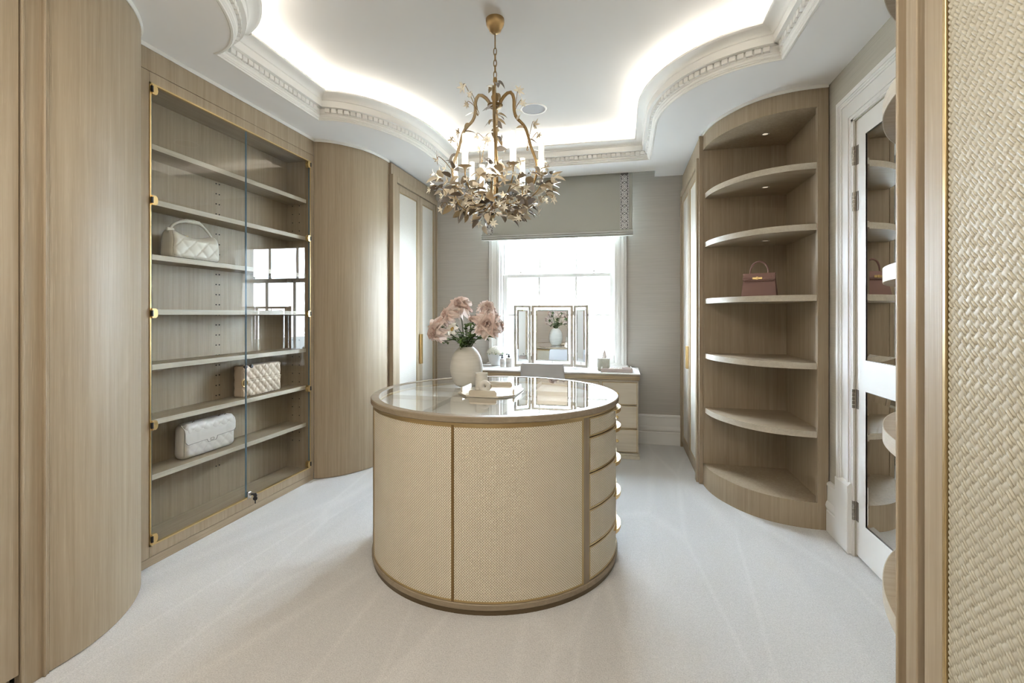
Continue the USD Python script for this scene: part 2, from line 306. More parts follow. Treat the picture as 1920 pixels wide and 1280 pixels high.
# ceiling loudspeaker
sp = thing('ceiling_speaker', 'round white ceiling loudspeaker with grey grille behind the chandelier', 'speaker')
obj('bezel', lathe([(0.088, 0.0), (0.088, -0.004), (0.094, -0.007), (0.100, -0.006), (0.104, 0.0)], 48, -0.665, 3.61, UZ), white, sp)
obj('grille', lathe([(0.0, -0.002), (0.05, -0.004), (0.089, -0.002), (0.089, 0.0), (0, 0.0)], 48, -0.665, 3.61, UZ), plain('grille_grey', (0.33, 0.33, 0.34), 0.7), sp)
# walls
WO = (-1.244, -0.046, 0.76, 2.48)                    # window opening
def tagd(*a, **k): return obj(*a, **k)
obj('wall_back', cat_([bx(XL, WO[0], YB, YB + .3, 0, 2.87), bx(WO[1], XR + .1, YB, YB + .3, 0, 2.87), bx(WO[0], WO[1], YB, YB + .3, 0, WO[2]), bx(WO[0], WO[1], YB, YB + .3, WO[3], 2.87)]), paper_x, smooth=False, label='taupe grasscloth window wall', kind='structure')
DY0, DY1, DZ = 2.085, 2.817, 2.270
obj('wall_right', cat_([bx(XR, XR + .3, DY1, YB, 0, 2.87), bx(XR, XR + .3, YF, DY0, 0, 2.87), bx(XR, XR + .3, DY0, DY1, DZ, 2.87), bx(XR + .09, XR + .3, DY0, DY1, 0, DZ)]), paper_y, smooth=False, label='grasscloth wall around the mirrored door', kind='structure')  # last box is unseen, added behind the door to block stray sky light
obj('wall_left', bx(XL - .1, XL, YF, YB, 0, 2.87), paper_y, smooth=False, label='wall behind the display cabinet', kind='structure')
obj('wall_front', bx(XL, XR + .3, YF - .1, YF, 0, 2.87), paper_x, smooth=False, label='beige grasscloth wall opposite the window', kind='structure')
# skirting boards
SK = [(0, 0), (0.021, 0), (0.021, 0.118), (0.016, 0.126), (0.022, 0.134), (0.026, 0.150), (0.022, 0.168), (0.016, 0.178), (0.015, 0.262), (0.019, 0.266), (0.019, 0.278), (0.010, 0.287), (0, 0.289)]
obj('baseboard_back', cat_([sweep([(0.58, YB), (0.05, YB)], SK), sweep([(-1.4, YB), (-1.96, YB)], SK)]), eggshell, label='white moulded skirting under the window wall', kind='structure')
obj('baseboard_right', cat_([sweep([(XR, 2.985), (XR, 3.118)], SK), sweep([(XR, 1.765), (XR, 1.925)], SK)]), eggshell, label='white moulded skirting beside the door', kind='structure')

# ---------------- sash window
win = thing('window_1', 'white sash window with glazing bars', kind='structure')
def rect_frame(x0, x1, z0, z1, w, y0, y1, b=.003, wb=None, wt=None):
    wb = w if wb is None else wb; wt = w if wt is None else wt
    return cat_([bx(x0, x0 + w, y0, y1, z0, z1, b), bx(x1 - w, x1, y0, y1, z0, z1, b), bx(x0 + w, x1 - w, y0, y1, z0, z0 + wb, b), bx(x0 + w, x1 - w, y0, y1, z1 - wt, z1, b)])
obj('casing', cat_([rect_frame(-1.363, 0.046, 0.745, 2.60, 0.119, 4.806, 4.829, .004), rect_frame(-1.340, 0.023, 0.755, 2.58, 0.02, 4.798, 4.808, .004), rect_frame(-1.276, -0.014, 0.755, 2.52, 0.03, 4.800, 4.808, .004)]), eggshell, win)
obj('jamb', cat_([bx(WO[0] - .001, WO[0] + .02, 4.83, 5.1, .76, 2.48), bx(WO[1] - .02, WO[1] + .001, 4.83, 5.1, .76, 2.48), bx(WO[0], WO[1], 4.83, 5.1, 2.46, 2.48)]), eggshell, win, smooth=False)
obj('sill', bx(-1.38, 0.063, 4.775, 5.12, 0.732, 0.762, .006), eggshell, win)
lo = obj('lower_sash', rect_frame(-1.222, -0.068, 0.764, 1.683, 0.048, 4.862, 4.90, .004, .058, .036), eggshell, win)
for x in (-0.837, -0.455): obj('glazing_bar', bx(x - .011, x + .011, 4.866, 4.894, .82, 1.648, .004), eggshell, lo)
obj('glazing_bar', bx(-1.175, -0.115, 4.866, 4.894, 1.248, 1.270, .004), eggshell, lo)
xs = [-1.176, -0.846, -0.828, -0.464, -0.446, -0.114]
for i in range(0, 6, 2):
    for z0, z1 in ((.82, 1.25), (1.268, 1.648)): obj('pane', bx(xs[i], xs[i + 1], 4.879, 4.882, z0, z1), glass_m, lo, smooth=False)
up = obj('upper_sash', rect_frame(-1.222, -0.068, 1.645, 2.46, 0.048, 4.912, 4.95, .004), eggshell, win)
for x in (-0.837, -0.455): obj('glazing_bar', bx(x - .011, x + .011, 4.916, 4.944, 1.69, 2.42, .004), eggshell, up)
obj('glazing_bar', bx(-1.175, -0.115, 4.916, 4.944, 2.06, 2.078, .004), eggshell, up)
for i in range(0, 6, 2):
    for z0, z1 in ((1.69, 2.06), (2.078, 2.42)): obj('pane', bx(xs[i], xs[i + 1], 4.929, 4.932, z0, z1), glass_m, up, smooth=False)
for x in (-1.035, -0.275):
    obj('sash_stop', lathe([(0.008, 0), (0.008, .006), (.005, .012), (.008, .02), (.010, .028), (.004, .034), (0, .034)], 16, x, 4.885, 1.683), nickel, win)
for x in (-0.99, -0.27):
    obj('sash_lift', cat_([bx(x - .022, x + .022, 4.855, 4.863, .782, .798, .002), tube([(x - .016, 4.86, .79), (x - .014, 4.842, .792), (x + .014, 4.842, .792), (x + .016, 4.86, .79)], .005)]), nickel, win)

# ---------------- mirrored door
door = thing('door_1', 'white panelled door with bevelled mirror glass', kind='structure')
DX = 1.192
leaf = [bx(DX, DX + .04, 2.718, DY1, .012, DZ), bx(DX, DX + .04, DY0, 2.19, .012, DZ), bx(DX, DX + .04, 2.19, 2.718, .012, .195), bx(DX, DX + .04, 2.19, 2.718, .872, 1.032), bx(DX, DX + .04, 2.19, 2.718, 2.168, DZ), bx(DX + .02, DX + .04, 2.19, 2.718, .195, 2.168)]
obj('door_leaf', cat_(leaf), eggshell, door, smooth=False)
for z0, z1 in ((1.032, 2.168), (.195, .872)):
    y0, y1, b = 2.19, 2.718, .034
    o = obj('mirror_panel', hull([(DX + .0025, y, z) for y in (y0, y1) for z in (z0, z1)] + [(DX - .0005, y, z) for y in (y0 + b, y1 - b) for z in (z0 + b, z1 - b)] + [(DX + .018, y, z) for y in (y0, y1) for z in (z0, z1)]), mirror_m, door, smooth=False)
    obj('mirror_bead', cat_([bx(DX - .001, DX + .012, y0 - .002, y0, z0, z1), bx(DX - .001, DX + .012, y1, y1 + .002, z0, z1), bx(DX - .001, DX + .012, y0 - .002, y1 + .002, z0 - .002, z0), bx(DX - .001, DX + .012, y0 - .002, y1 + .002, z1, z1 + .002)]), hinge_m, door, smooth=False)
for z in (2.09, 1.851, .822, .238):
    h_ = obj('door_hinge', bx(1.1895, 1.192, 2.792, 2.817, z - .05, z + .05, .0005), hinge_m, door)
    for k in range(5): obj('knuckle', lathe([(0.0, 0), (.0085, .001), (.0085, .0185), (0, .0195)], 14, 1.1835, 2.8245, z - .05 + .02 * k), hinge_m, h_)
cas = thing('trim_2', 'white moulded door architrave', kind='structure')
def u_frame(y0, y1, zt, w, x0, x1):
    a = Polygon([(y0, 0), (y1, 0), (y1, zt), (y0, zt)]).difference(Polygon([(y0 + w, -1), (y1 - w, -1), (y1 - w, zt - w), (y0 + w, zt - w)]))
    g = prism(a, 0, x1 - x0); v = np.array(g.vertices); g.vertices = np.stack([x0 + v[:, 2], v[:, 0], v[:, 1]], 1); return outward(g)
AY0, AY1, AZ = 1.930, 2.982, 2.427
arch = []
for d0, d1, h in ((0, .022, .024), (.022, .034, .019), (.034, .046, .016), (.046, .108, .012), (.108, .124, .016), (.124, .142, .010)):
    arch.append(u_frame(AY0 + d0, AY1 - d0, AZ - d0, d1 - d0, XR - h, XR))
obj('architrave', cat_(arch), eggshell, cas, smooth=False)
obj('door_stop', cat_([bx(XR - .008, XR + .08, DY1 + .003, 2.845, 0, DZ + .02), bx(XR - .008, XR + .08, 2.067, DY0 - .003, 0, DZ + .02), bx(XR - .008, XR + .08, 2.067, 2.845, DZ + .004, DZ + .02)]), eggshell, cas, smooth=False)
for y0, y1 in ((2.836, 2.990), (1.922, 2.076)):
    obj('plinth_block', cat_([bx(XR - .028, XR, y0, y1, 0, .36, .004), hull([(XR - a, y, z) for y in (y0, y1) for a, z in ((0, .355), (.028, .355), (.012, .374), (0, .374))])]), eggshell, cas)

# ================================================================== JOINERY
# ---- glazed display cabinet in the left wall
GY0, GY1, GZ0, GZ1, FX = 1.902, 3.160, 0.101, 2.424, -2.30
cab = thing('display_cabinet', 'tall oak display cabinet with frameless glass doors and gold edge, left wall', 'cabinet')
obj('face_frame', cat_([bx(FX - .03, FX, 1.842, GY0, .045, 2.478, .002), bx(FX - .03, FX, GY1, 3.203, .045, 2.478, .002), bx(FX - .03, FX - .0005, GY0, GY1, .045, GZ0, .002), bx(FX - .03, FX - .0005, GY0, GY1, GZ1, 2.478, .002)]), oz, cab, smooth=False)
obj('fascia', bx(FX - .03, FX, 1.842, 3.203, 2.4795, 2.592, .001), oz, cab, smooth=False)
obj('plinth', bx(FX - .03, FX - .004, 1.842, 3.203, 0, .043), oy, cab, smooth=False)
BX = -2.51
obj('back_panel', bx(BX - .02, BX, 1.845, 3.20, .05, 2.46), oz, cab, smooth=False)
obj('side_panel', bx(BX, FX - .03, 1.87, 1.895, .09, 2.45), oz, cab, smooth=False)
obj('side_panel', bx(BX, FX - .03, 3.167, 3.192, .09, 2.45), oz, cab, smooth=False)
obj('top_panel', bx(BX, FX - .03, 1.89, 3.17, 2.428, 2.45), oy, cab, smooth=False)
obj('bottom_panel', bx(BX, FX - .03, 1.89, 3.17, .07, .098), oy, cab, smooth=False)
SHZ = [0.440, 0.722, 1.005, 1.288, 1.570, 1.853, 2.136]
for z in SHZ:
    sh_ = obj('shelf', bx(BX, -2.344, 1.895, 3.167, z - .028, z), oy, cab, smooth=False)
    obj('edge_band', bx(-2.344, -2.341, 1.895, 3.167, z - .028, z, .001), oak_edge, sh_, smooth=False)
obj('gold_edge', cat_([bx(FX - .012, FX + .003, GY0, GY0 + .008, GZ0, GZ1), bx(FX - .012, FX + .003, GY1 - .008, GY1, GZ0, GZ1), bx(FX - .012, FX + .003, GY0, GY1, GZ0, GZ0 + .008), bx(FX - .012, FX + .003, GY0, GY1, GZ1 - .008, GZ1)]), gold, cab, smooth=False)
pegs = []
for z in np.arange(.30, 2.2, .064):
    for y in (2.512, 2.536): pegs.append(move(trimesh.creation.cylinder(.004, .004, sections=8), (BX + .001, y, z), 0, 0, PI / 2))
    for x in (-2.40, -2.46): pegs.append(move(trimesh.creation.cylinder(.004, .004, sections=8), (x, 3.1665, z), 0, PI / 2))
obj('peg_hole', cat_(pegs), gap_shade, cab, kind='stuff')
for y0, y1, hs in ((GY0 + .012, 2.529, -1), (2.533, GY1 - .012, 1)):
    d_ = obj('glass_door', bx(-2.308, -2.300, y0, y1, GZ0 + .012, GZ1 - .012), glass_cab, cab, smooth=False)
    obj('glass_edge', cat_([bx(-2.3085, -2.2995, y0 - .0005, y0 + .0006, GZ0 + .012, GZ1 - .012), bx(-2.3085, -2.2995, y1 - .0006, y1 + .0005, GZ0 + .012, GZ1 - .012)]), glass_edge_m, d_, smooth=False)
    for z in (2.392, 1.836, 1.268, .705, .135):
        ye = y0 - .004 if hs < 0 else y1 + .004
        a = [(ye, z - .024), (ye - hs * .020, z - .024), (ye - hs * .028, z - .016), (ye - hs * .031, z), (ye - hs * .028, z + .016), (ye - hs * .020, z + .024), (ye, z + .024)]
        hg = obj('hinge', hull([(x, y, zz) for x in (-2.314, -2.291) for y, zz in a]), gold, d_, smooth=False)
        obj('hinge_pin', move(trimesh.creation.cylinder(.006, .03, sections=12), (-2.292, ye + hs * .0, z)), black, hg)
    yk = y1 - .022 if hs < 0 else y0 + .022
    obj('door_knob', move(lathe([(0, 0), (.004, 0), (.004, .012), (.011, .013), (.012, .018), (.010, .022), (0, .023)], 20), (-2.300, yk, .935), 0, 0, PI / 2), black, d_)
lk = obj('lock', cat_([bx(-2.312, -2.290, 2.535, 2.565, .098, .142, .004), move(trimesh.creation.cylinder(.009, .014, sections=20), (-2.283, 2.55, .128), 0, 0, PI / 2)]), nickel, cab)
obj('key', cat_([bx(-2.276, -2.262, 2.549, 2.553, .122, .134), move(trimesh.creation.cylinder(.013, .005, sections=20), (-2.252, 2.551, .124), 0, PI / 2), move(trimesh.creation.cylinder(.013, .005, sections=20), (-2.262, 2.562, .098), .4, PI / 2), bx(-2.264, -2.259, 2.560, 2.564, .066, .092)]), black, lk)

# ---- curved panels
def curved(name, pts, label, z1=2.592):
    p = spline2(pts, 40); t = thing(name, label, 'panel')
    obj('panel_face', sweep(p, [(0, .004), (-.02, .004), (-.02, z1), (0, z1)]), oz, t, smooth=30)
    return p
C2 = [(-2.302, 3.206), (-2.245, 3.228), (-2.187, 3.266), (-2.135, 3.318), (-2.086, 3.383), (-2.045, 3.455), (-2.014, 3.54), (-1.990, 3.66), (-1.984, 3.80)]
C1 = [(-1.984, 1.250), (-1.984, 1.262), (-1.970, 1.36), (-1.987, 1.466), (-2.020, 1.548), (-2.082, 1.652), (-2.145, 1.728), (-2.228, 1.800), (-2.302, 1.838)]
p2 = curved('curved_panel', C2[::-1], 'curved oak panel between the glass cabinet and the far wardrobe')
C1[0:3] = [(-1.966, 1.262), (-1.964, 1.30), (-1.968, 1.38)]
p1 = curved('curved_panel', C1[::-1], 'large curved oak panel nearest the camera, left of the glass cabinet')
scribe = thing('trim_3', 'thin white scribe bead where joinery meets ceiling', kind='structure')
BP = [(0.004, 2.588), (-.010, 2.588), (-.010, CZ + .003), (0.008, CZ + .003), (0.008, 2.598)]
RS = [(0.588, 3.77), (.604, 3.63), (.630, 3.53), (.688, 3.40), (.773, 3.275), (.885, 3.182), (1.03, 3.130), (1.175, 3.120)]
pS = spline2(RS, 48)
obj('scribe_bead', cat_([sweep(p2, BP), sweep(p1, BP), sweep([(FX, 3.216), (FX, 1.80)][::1], [(d, z) for d, z in BP]) if False else sweep([(FX, 1.80), (FX, 3.216)][::-1], BP), sweep(pS, BP), sweep(np.c_[pS[::-1, 0], 4.88 - pS[::-1, 1]], BP)]), white, scribe)

# ---- wardrobes
def wardrobe(name, label, x, sgn, ys, ztop, woven_mat, handle=True, hz=(.775, 1.068)):
    """sgn +1: front faces +x. ys: outer frame start, door 1 start, meeting line, door 2 end, outer frame end (y)."""
    t = thing(name, label, 'wardrobe'); f0, d0, dm, d1, f1 = ys; X = lambda a: x + sgn * a
    obj('frame', cat_([bx(X(-.02), X(.020), f0, d0 - .004, 0, ztop, .003), bx(X(-.02), X(.020), d1 + .004, f1, 0, ztop, .003), bx(X(-.02), X(.020), d0 - .004, d1 + .004, ztop - .055, ztop, .003), bx(X(-.02), X(-.004), d0 - .004, d1 + .004, 0, .050)]), oz, t, smooth=False)
    obj('fascia', bx(X(-.02), X(0), f0, f1, ztop, 2.592), oz, t, smooth=False)
    obj('carcass', cat_([bx(X(-.05), X(-.022), f0 + .01, f1 - .01, 0.0, ztop)]), gap_shade, t, smooth=False)
    zt, zb = ztop - .060, .056
    for a, b, hs in ((d0, dm - .0015, 1), (dm + .0015, d1, -1)):
        w = .062
        dd = obj('door', cat_([bx(X(-.014), X(.010), a, a + w, zb, zt, .002), bx(X(-.014), X(.010), b - w, b, zb, zt, .002), bx(X(-.014), X(.010), a + w, b - w, zb, zb + w, .002), bx(X(-.014), X(.010), a + w, b - w, zt - w, zt, .002)]), oz, t, smooth=False)
        g = .006
        obj('gold_trim', cat_([bx(X(-.012), X(.007), a + w, a + w + g, zb + w, zt - w), bx(X(-.012), X(.007), b - w - g, b - w, zb + w, zt - w), bx(X(-.012), X(.007), a + w, b - w, zb + w, zb + w + g), bx(X(-.012), X(.007), a + w, b - w, zt - w - g, zt - w)]), brass_trim, dd, smooth=False)
        q, uv = quad_uv((X(.003), a + w + g, zb + w + g), (0, b - a - 2 * w - 2 * g, 0), (0, 0, zt - zb - 2 * w - 2 * g))
        obj('woven_panel', q, woven_mat, dd, smooth=True, uv=uv)
        if handle:
            yh = b - .014 if hs > 0 else a + .014
            obj('handle', cat_([bx(X(.012), X(.034), yh - .006, yh + .006, hz[0], hz[1], .003)]), gold, dd)
    return t
yL = [on_x(u, -1.965) for u in (736.5, 743.4, 785.6, 820.5)]
wardrobe('wardrobe', 'oak wardrobe with pale panelled doors on the left beside the window', -1.965, 1, (3.803, yL[1] - .02, yL[2], 4.80, 4.828), 2.492, weave_far)
wardrobe('wardrobe', 'oak wardrobe with pale panelled doors on the right beside the window', 0.567, -1, (3.797, 3.86, 4.30, 4.78, 4.828), 2.44, weave_far, hz=(.80, .992))
# near left wardrobe (only the outer stile of its door and its frame are in view)
nl = thing('wardrobe', 'oak wardrobe at the left edge of the photo, nearest the camera', 'wardrobe')
xl = -1.963
obj('frame', cat_([bx(xl - .03, xl + .006, 1.178, 1.187, .0, 2.592, .002), bx(xl - .03, xl - .002, 1.187, 1.241, 0, 2.592, .001), bx(xl - .03, xl + .010, 1.240, 1.2475, 0, 2.592, .003), bx(xl - .03, xl + .002, 1.247, 1.259, 0, 2.592, .001)]), oz, nl, smooth=False)
obj('plinth', bx(xl - .06, xl - .05, YF, 1.178, 0, .06), oy, nl, smooth=False)
obj('carcass', bx(xl - .05, xl - .04, YF, 1.178, .04, 2.592), gap_shade, nl, smooth=False)
nd_ = obj('door', cat_([bx(xl - .024, xl, 1.085, 1.1745, .056, 2.585, .002), bx(xl - .024, xl, .56, .63, .056, 2.585, .002), bx(xl - .024, xl, .63, 1.085, .056, .14, .002), bx(xl - .024, xl, .63, 1.085, 2.50, 2.585, .002)]), oz, nl, smooth=False)
q, uv = quad_uv((xl - .006, .63, .14), (0, .455, 0), (0, 0, 2.36)); obj('woven_panel', q, weave_m, nd_, smooth=True, uv=uv)
obj('door', bx(xl - .024, xl, YF + .01, .555, .056, 2.585, .002), oz, nl, smooth=False)
# near right wardrobe with the woven relief panel
nr = thing('wardrobe', 'wardrobe with woven leather door at the right edge of the photo, nearest the camera', 'wardrobe')
xr = 0.565
obj('frame', cat_([bx(xr - .004, xr + .03, 1.1475, 1.156, 0, 2.592, .0015), bx(xr + .012, xr + .03, 1.122, 1.148, 0, 2.592), bx(xr - .002, xr + .03, 1.086, 1.1225, 0, 2.592, .002)]), oz, nr, smooth=False)
obj('carcass', bx(xr + .022, xr + .04, YF, 1.13, 0, 2.592), gap_shade, nr, smooth=False)
rd = obj('door', cat_([bx(xr, xr + .022, 1.0115, 1.066, .05, 2.585, .002), bx(xr, xr + .022, .50, .56, .05, 2.585, .002), bx(xr, xr + .022, .56, 1.0115, .05, .11, .002), bx(xr, xr + .022, .56, 1.0115, 2.52, 2.585, .002)]), oz, nr, smooth=False)
obj('gold_trim', cat_([bx(xr - .001, xr + .02, 1.0025, 1.0115, .11, 2.52, .001), bx(xr - .001, xr + .02, .56, .569, .11, 2.52, .001)]), brass_trim, rd, smooth=False)
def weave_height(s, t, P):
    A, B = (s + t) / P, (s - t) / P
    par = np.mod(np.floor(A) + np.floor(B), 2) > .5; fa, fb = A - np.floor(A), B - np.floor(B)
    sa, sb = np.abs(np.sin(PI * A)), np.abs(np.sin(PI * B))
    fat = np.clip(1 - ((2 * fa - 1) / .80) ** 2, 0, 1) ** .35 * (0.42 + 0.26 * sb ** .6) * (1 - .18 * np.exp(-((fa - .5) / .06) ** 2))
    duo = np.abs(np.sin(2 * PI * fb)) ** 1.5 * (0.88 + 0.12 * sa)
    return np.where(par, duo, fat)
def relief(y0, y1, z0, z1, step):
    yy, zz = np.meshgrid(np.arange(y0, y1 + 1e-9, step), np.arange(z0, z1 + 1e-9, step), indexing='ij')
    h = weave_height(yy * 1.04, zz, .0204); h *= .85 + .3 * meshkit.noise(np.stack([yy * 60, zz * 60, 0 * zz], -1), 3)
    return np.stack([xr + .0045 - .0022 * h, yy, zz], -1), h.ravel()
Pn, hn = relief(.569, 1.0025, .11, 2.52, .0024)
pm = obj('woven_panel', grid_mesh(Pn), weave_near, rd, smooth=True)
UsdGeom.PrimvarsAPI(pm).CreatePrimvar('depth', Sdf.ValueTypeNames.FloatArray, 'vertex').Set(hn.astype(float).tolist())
obj('door', bx(xr, xr + .022, YF + .01, .496, .05, 2.585, .002), oz, nr, smooth=False)

# ---- open corner shelf units
def corner_unit(label, flip):
    f = (lambda y: 4.88 - y) if flip else (lambda y: y)
    t = thing('corner_shelf_unit', label, 'shelves')
    YW, XW = (3.70 if flip else 3.766), 1.172                            # wardrobe-side panel plane and wall-side panel plane
    inner = lambda q: Polygon([(x, y) for x, y in q])
    def plan(inset):
        nn = miter(pS, False); p = pS + nn * -inset if False else pS + nn * inset
        return p
    o_ = pS[pS[:, 1] < YW - .001]; i_ = plan(.004 if flip else .014)
    i_ = np.array([p for p in i_ if p[0] < XW - .052 and p[1] < YW])
    G = lambda P: [(x, f(y)) for x, y in P]
    full = Polygon(G(list(o_) + [(XW, o_[-1][1]), (XW, YW), (o_[0][0], YW)])).buffer(0)
    shp = Polygon(G(list(i_) + [(XW - .052, i_[-1][1]), (XW - .02, i_[-1][1] + .02), (XW - .02, YW), (i_[0][0], YW)])).buffer(0)
    obj('plinth', prism(full, 0, .156), oz, t, smooth=25)
    obj('header', prism(full, 2.482, 2.592), oz, t, smooth=25)
    obj('side_panel', bx(.61 if flip else .567, XW, f(YW), f(YW + .022), 0, 2.592), oz, t, smooth=False)
    obj('side_panel', bx(XW - .02, XW, f(o_[-1][1] + .03), f(YW), .156, 2.482), oz, t, smooth=False)
    obj('front_stile', bx(XW - .052, XW + .006, f(o_[-1][1] - .001), f(o_[-1][1] + .03), .0, 2.592, .002), oz, t, smooth=False)
    obj('front_stile', bx(*((.592, .61, f(YW), f(YW + .022)) if flip else (.562, .590, f(YW - .004), f(YW + .026))), .0, 2.592, .002), oz, t, smooth=False)
    for k, z in enumerate((.572, .975, 1.379, 1.798, 2.160)):
        s = obj('shelf', prism(shp, z - .037, z), ox, t, smooth=25)
        ip = np.array(G(list(i_) + [(XW - .052, i_[-1][1])])); obj('edge_band', sweep(ip, [(.0, z - .037), (.0, z), (.002 if flip else -.002, z), (.002 if flip else -.002, z - .037)]), oak_edge, s)
        if k >= 2:
            d = obj('downlight', lathe([(.017, .002), (.017, -.001), (.024, -.003), (.027, 0), (.027, .002)], 28, .945, f(3.515), z - .037), champagne, s)
    d = obj('downlight', lathe([(.017, .002), (.017, -.001), (.024, -.003), (.027, 0), (.027, .002)], 28, .945, f(3.515), 2.482), champagne, t)
    for z in (1.342, 1.761, 2.123, 2.482): obj('downlight_lens', lathe([(0, -.0005), (.017, -.0005), (.017, .001), (0, .001)], 20, .945, f(3.515), z), spot_m, t)
    return t
corner_unit('open quarter-round oak shelves holding the mauve handbag, beyond the mirrored door', False)
corner_unit('open quarter-round oak shelves before the mirrored door, mostly hidden behind the near woven wardrobe', True)

# ================================================================== ISLAND
IC = np.array([-0.6845, 2.5555]); RR, RB = .668, .654
isl = thing('island_cabinet', 'round island of woven leather panels with oak rim and glass top', 'island', loc=(IC[0], IC[1], 0))
def pt(R, th, z): return (R * math.sin(th), -R * math.cos(th), z)
def cyl_patch(R, t0, t1, z0, z1, th=.012, n=None):
    n = n or max(2, int(abs(t1 - t0) / 2.0)); T = np.radians(np.linspace(t0, t1, n + 1))
    def sh(R_, z_): return np.array([pt(R_, q, z_) for q in T])
    a, b, c, d = sh(R, z0), sh(R, z1), sh(R - th, z0), sh(R - th, z1)
    parts = [grid_mesh(np.stack([a, b], 1)), grid_mesh(np.stack([b, d], 1)), grid_mesh(np.stack([c, a], 1)),
             grid_mesh(np.array([[a[0], c[0]], [b[0], d[0]]])), grid_mesh(np.array([[c[-1], a[-1]], [d[-1], b[-1]]]))]
    uv = np.vstack([np.stack([np.repeat(R * T, 2), np.tile([z0, z1], n + 1)], 1)] + [np.zeros((len(p.vertices), 2)) for p in parts[1:]])
    return cat_(parts), uv
def ring(R0, R1, z0, z1, b=.003):
    return lathe([(R0, z0), (R1 - b, z0), (R1, z0 + b), (R1, z1 - b), (R1 - b, z1), (R0 + b, z1), (R0, z1 - b)], 120)
def ringm(R0, R1, z0, z1, b=.003):
    prof = np.array([(R0, z0), (R1 - b, z0), (R1, z0 + b), (R1, z1 - b), (R1 - b, z1), (R0 + .001, z1), (R0, z1 - .001)]); ang = np.arange(128) * 2 * PI / 128
    P = np.stack([prof[:, :1] * np.cos(ang), prof[:, :1] * np.sin(ang), np.repeat(prof[:, 1:2], 128, 1)], -1)
    return grid_mesh(P, closed_u=True, closed_v=True)
obj('carcass', lathe([(0, .03), (RB - .014, .03), (RB - .014, .788), (0, .788)], 96), gap_shade, isl)
obj('toe_kick', lathe([(0, 0), (RB + .002, 0), (RB + .002, .021), (0, .021)], 96), plinth_m, isl)
obj('base_ring', ringm(RB - .06, RB + .008, .0215, .047), oak_island, isl)
obj('top_rim', ringm(.626, RR, .806, .834, .004), oak_island, isl)
obj('rim_band', ringm(RB - .03, RB + .004, .794, .8045, .001), brass_trim, isl)
g_ = obj('glass_top', lathe([(0, .824), (.6255, .824), (.6255, .832), (0, .832)], 96), glass_top, isl, smooth=25)
obj('tray_lining', lathe([(0, .788), (.626, .788), (.626, .792), (0, .792)], 96), lining, isl, smooth=25)
for a, b in (((-.56, -.12), (.56, -.12)), ((-.56, .18), (.56, .18)), ((-.22, -.57), (-.22, .57)), ((.16, -.57), (.16, .57))):
    obj('divider', bx(min(a[0], b[0]) - .004, max(a[0], b[0]) + .004, min(a[1], b[1]) - .004, max(a[1], b[1]) + .004, .792, .815, .001), lining, isl)
T0 = -1.2
for base in (T0, T0 + 180):
    for a, b in ((base - 53.2, base - .55), (base + .55, base + 53.2)):
        m_, uv = cyl_patch(RB, a, b, .055, .786); dd = obj('door_panel', m_, weave_m, isl, smooth=True, uv=uv)
    m_, _ = cyl_patch(RB + .002, base - .5, base + .5, .048, .794); obj('gold_strip', m_, gold_dull, isl, smooth=True)
    for s in (-1, 1):
        a0, a1 = sorted((base + s * 52.5, base + s * 53.3)); m_, _ = cyl_patch(RB + .002, a0, a1, .048, .794); obj('gold_strip', m_, brass_trim, isl, smooth=True)
        a0, a1 = sorted((base + s * 53.3, base + s * 56.6)); m_, _ = cyl_patch(RB + .003, a0, a1, .046, .794); obj('stile', m_, oak_island_z, isl, smooth=True)
    m_, _ = cyl_patch(RB + .0015, base - 53.3, base + 53.3, .048, .056); obj('gold_strip', m_, brass_trim, isl, smooth=True)
    m_, _ = cyl_patch(RB + .0015, base - 53.3, base + 53.3, .785, .794); obj('gold_strip', m_, brass_trim, isl, smooth=True)
DZS = [.793, .702, .538, .372, .205, .050]
for base, vis in ((T0 + 90, True), (T0 - 90, False)):
    for k in range(5):
        z1, z0 = DZS[k] - .0025, DZS[k + 1] + .0025; a, b = base - 33.2, base + 33.2
        m_, uv = cyl_patch(RB, a + .5, b - .5, z0 + .006, z1 - .006); dr = obj('drawer', m_, weave_m, isl, smooth=True, uv=uv)
        ed = [cyl_patch(RB + .002, a, a + .55, z0, z1)[0], cyl_patch(RB + .002, b - .55, b, z0, z1)[0], cyl_patch(RB + .002, a, b, z0, z0 + .007)[0], cyl_patch(RB + .002, a, b, z1 - .007, z1)[0]]
        obj('drawer_edge', cat_(ed), brass_trim, dr, smooth=True)
        zc = (.782, .687, .518, .349, .177)[k] - .004
        # half-moon finger pull: a flat crescent standing out of the drawer, with a lip
        T = np.radians(np.linspace(base - 8.8, base + 8.8, 21)); P, Q = [], []
        for q in T:
            e = .002 + .023 * max(0, 1 - ((q - math.radians(base)) / math.radians(8.8)) ** 2) ** .6
            P.append([pt(RB - .002, q, zc), pt(RB + e, q, zc), pt(RB + e + .0008, q, zc + .0015), pt(RB + e, q, zc + .003), pt(RB - .002, q, zc + .003)])
            Q.append([pt(RB + e - .0022, q, zc + .001), pt(RB + e - .0022, q, zc - .016), pt(RB + e, q, zc - .016), pt(RB + e, q, zc + .001)])
        hd = obj('pull', outward(grid_mesh(P, closed_v=True, caps=True)), gold, dr, smooth=30)
        obj('pull_lip', outward(grid_mesh(Q[1:-1], closed_v=True, caps=True)), gold, dr, smooth=30)

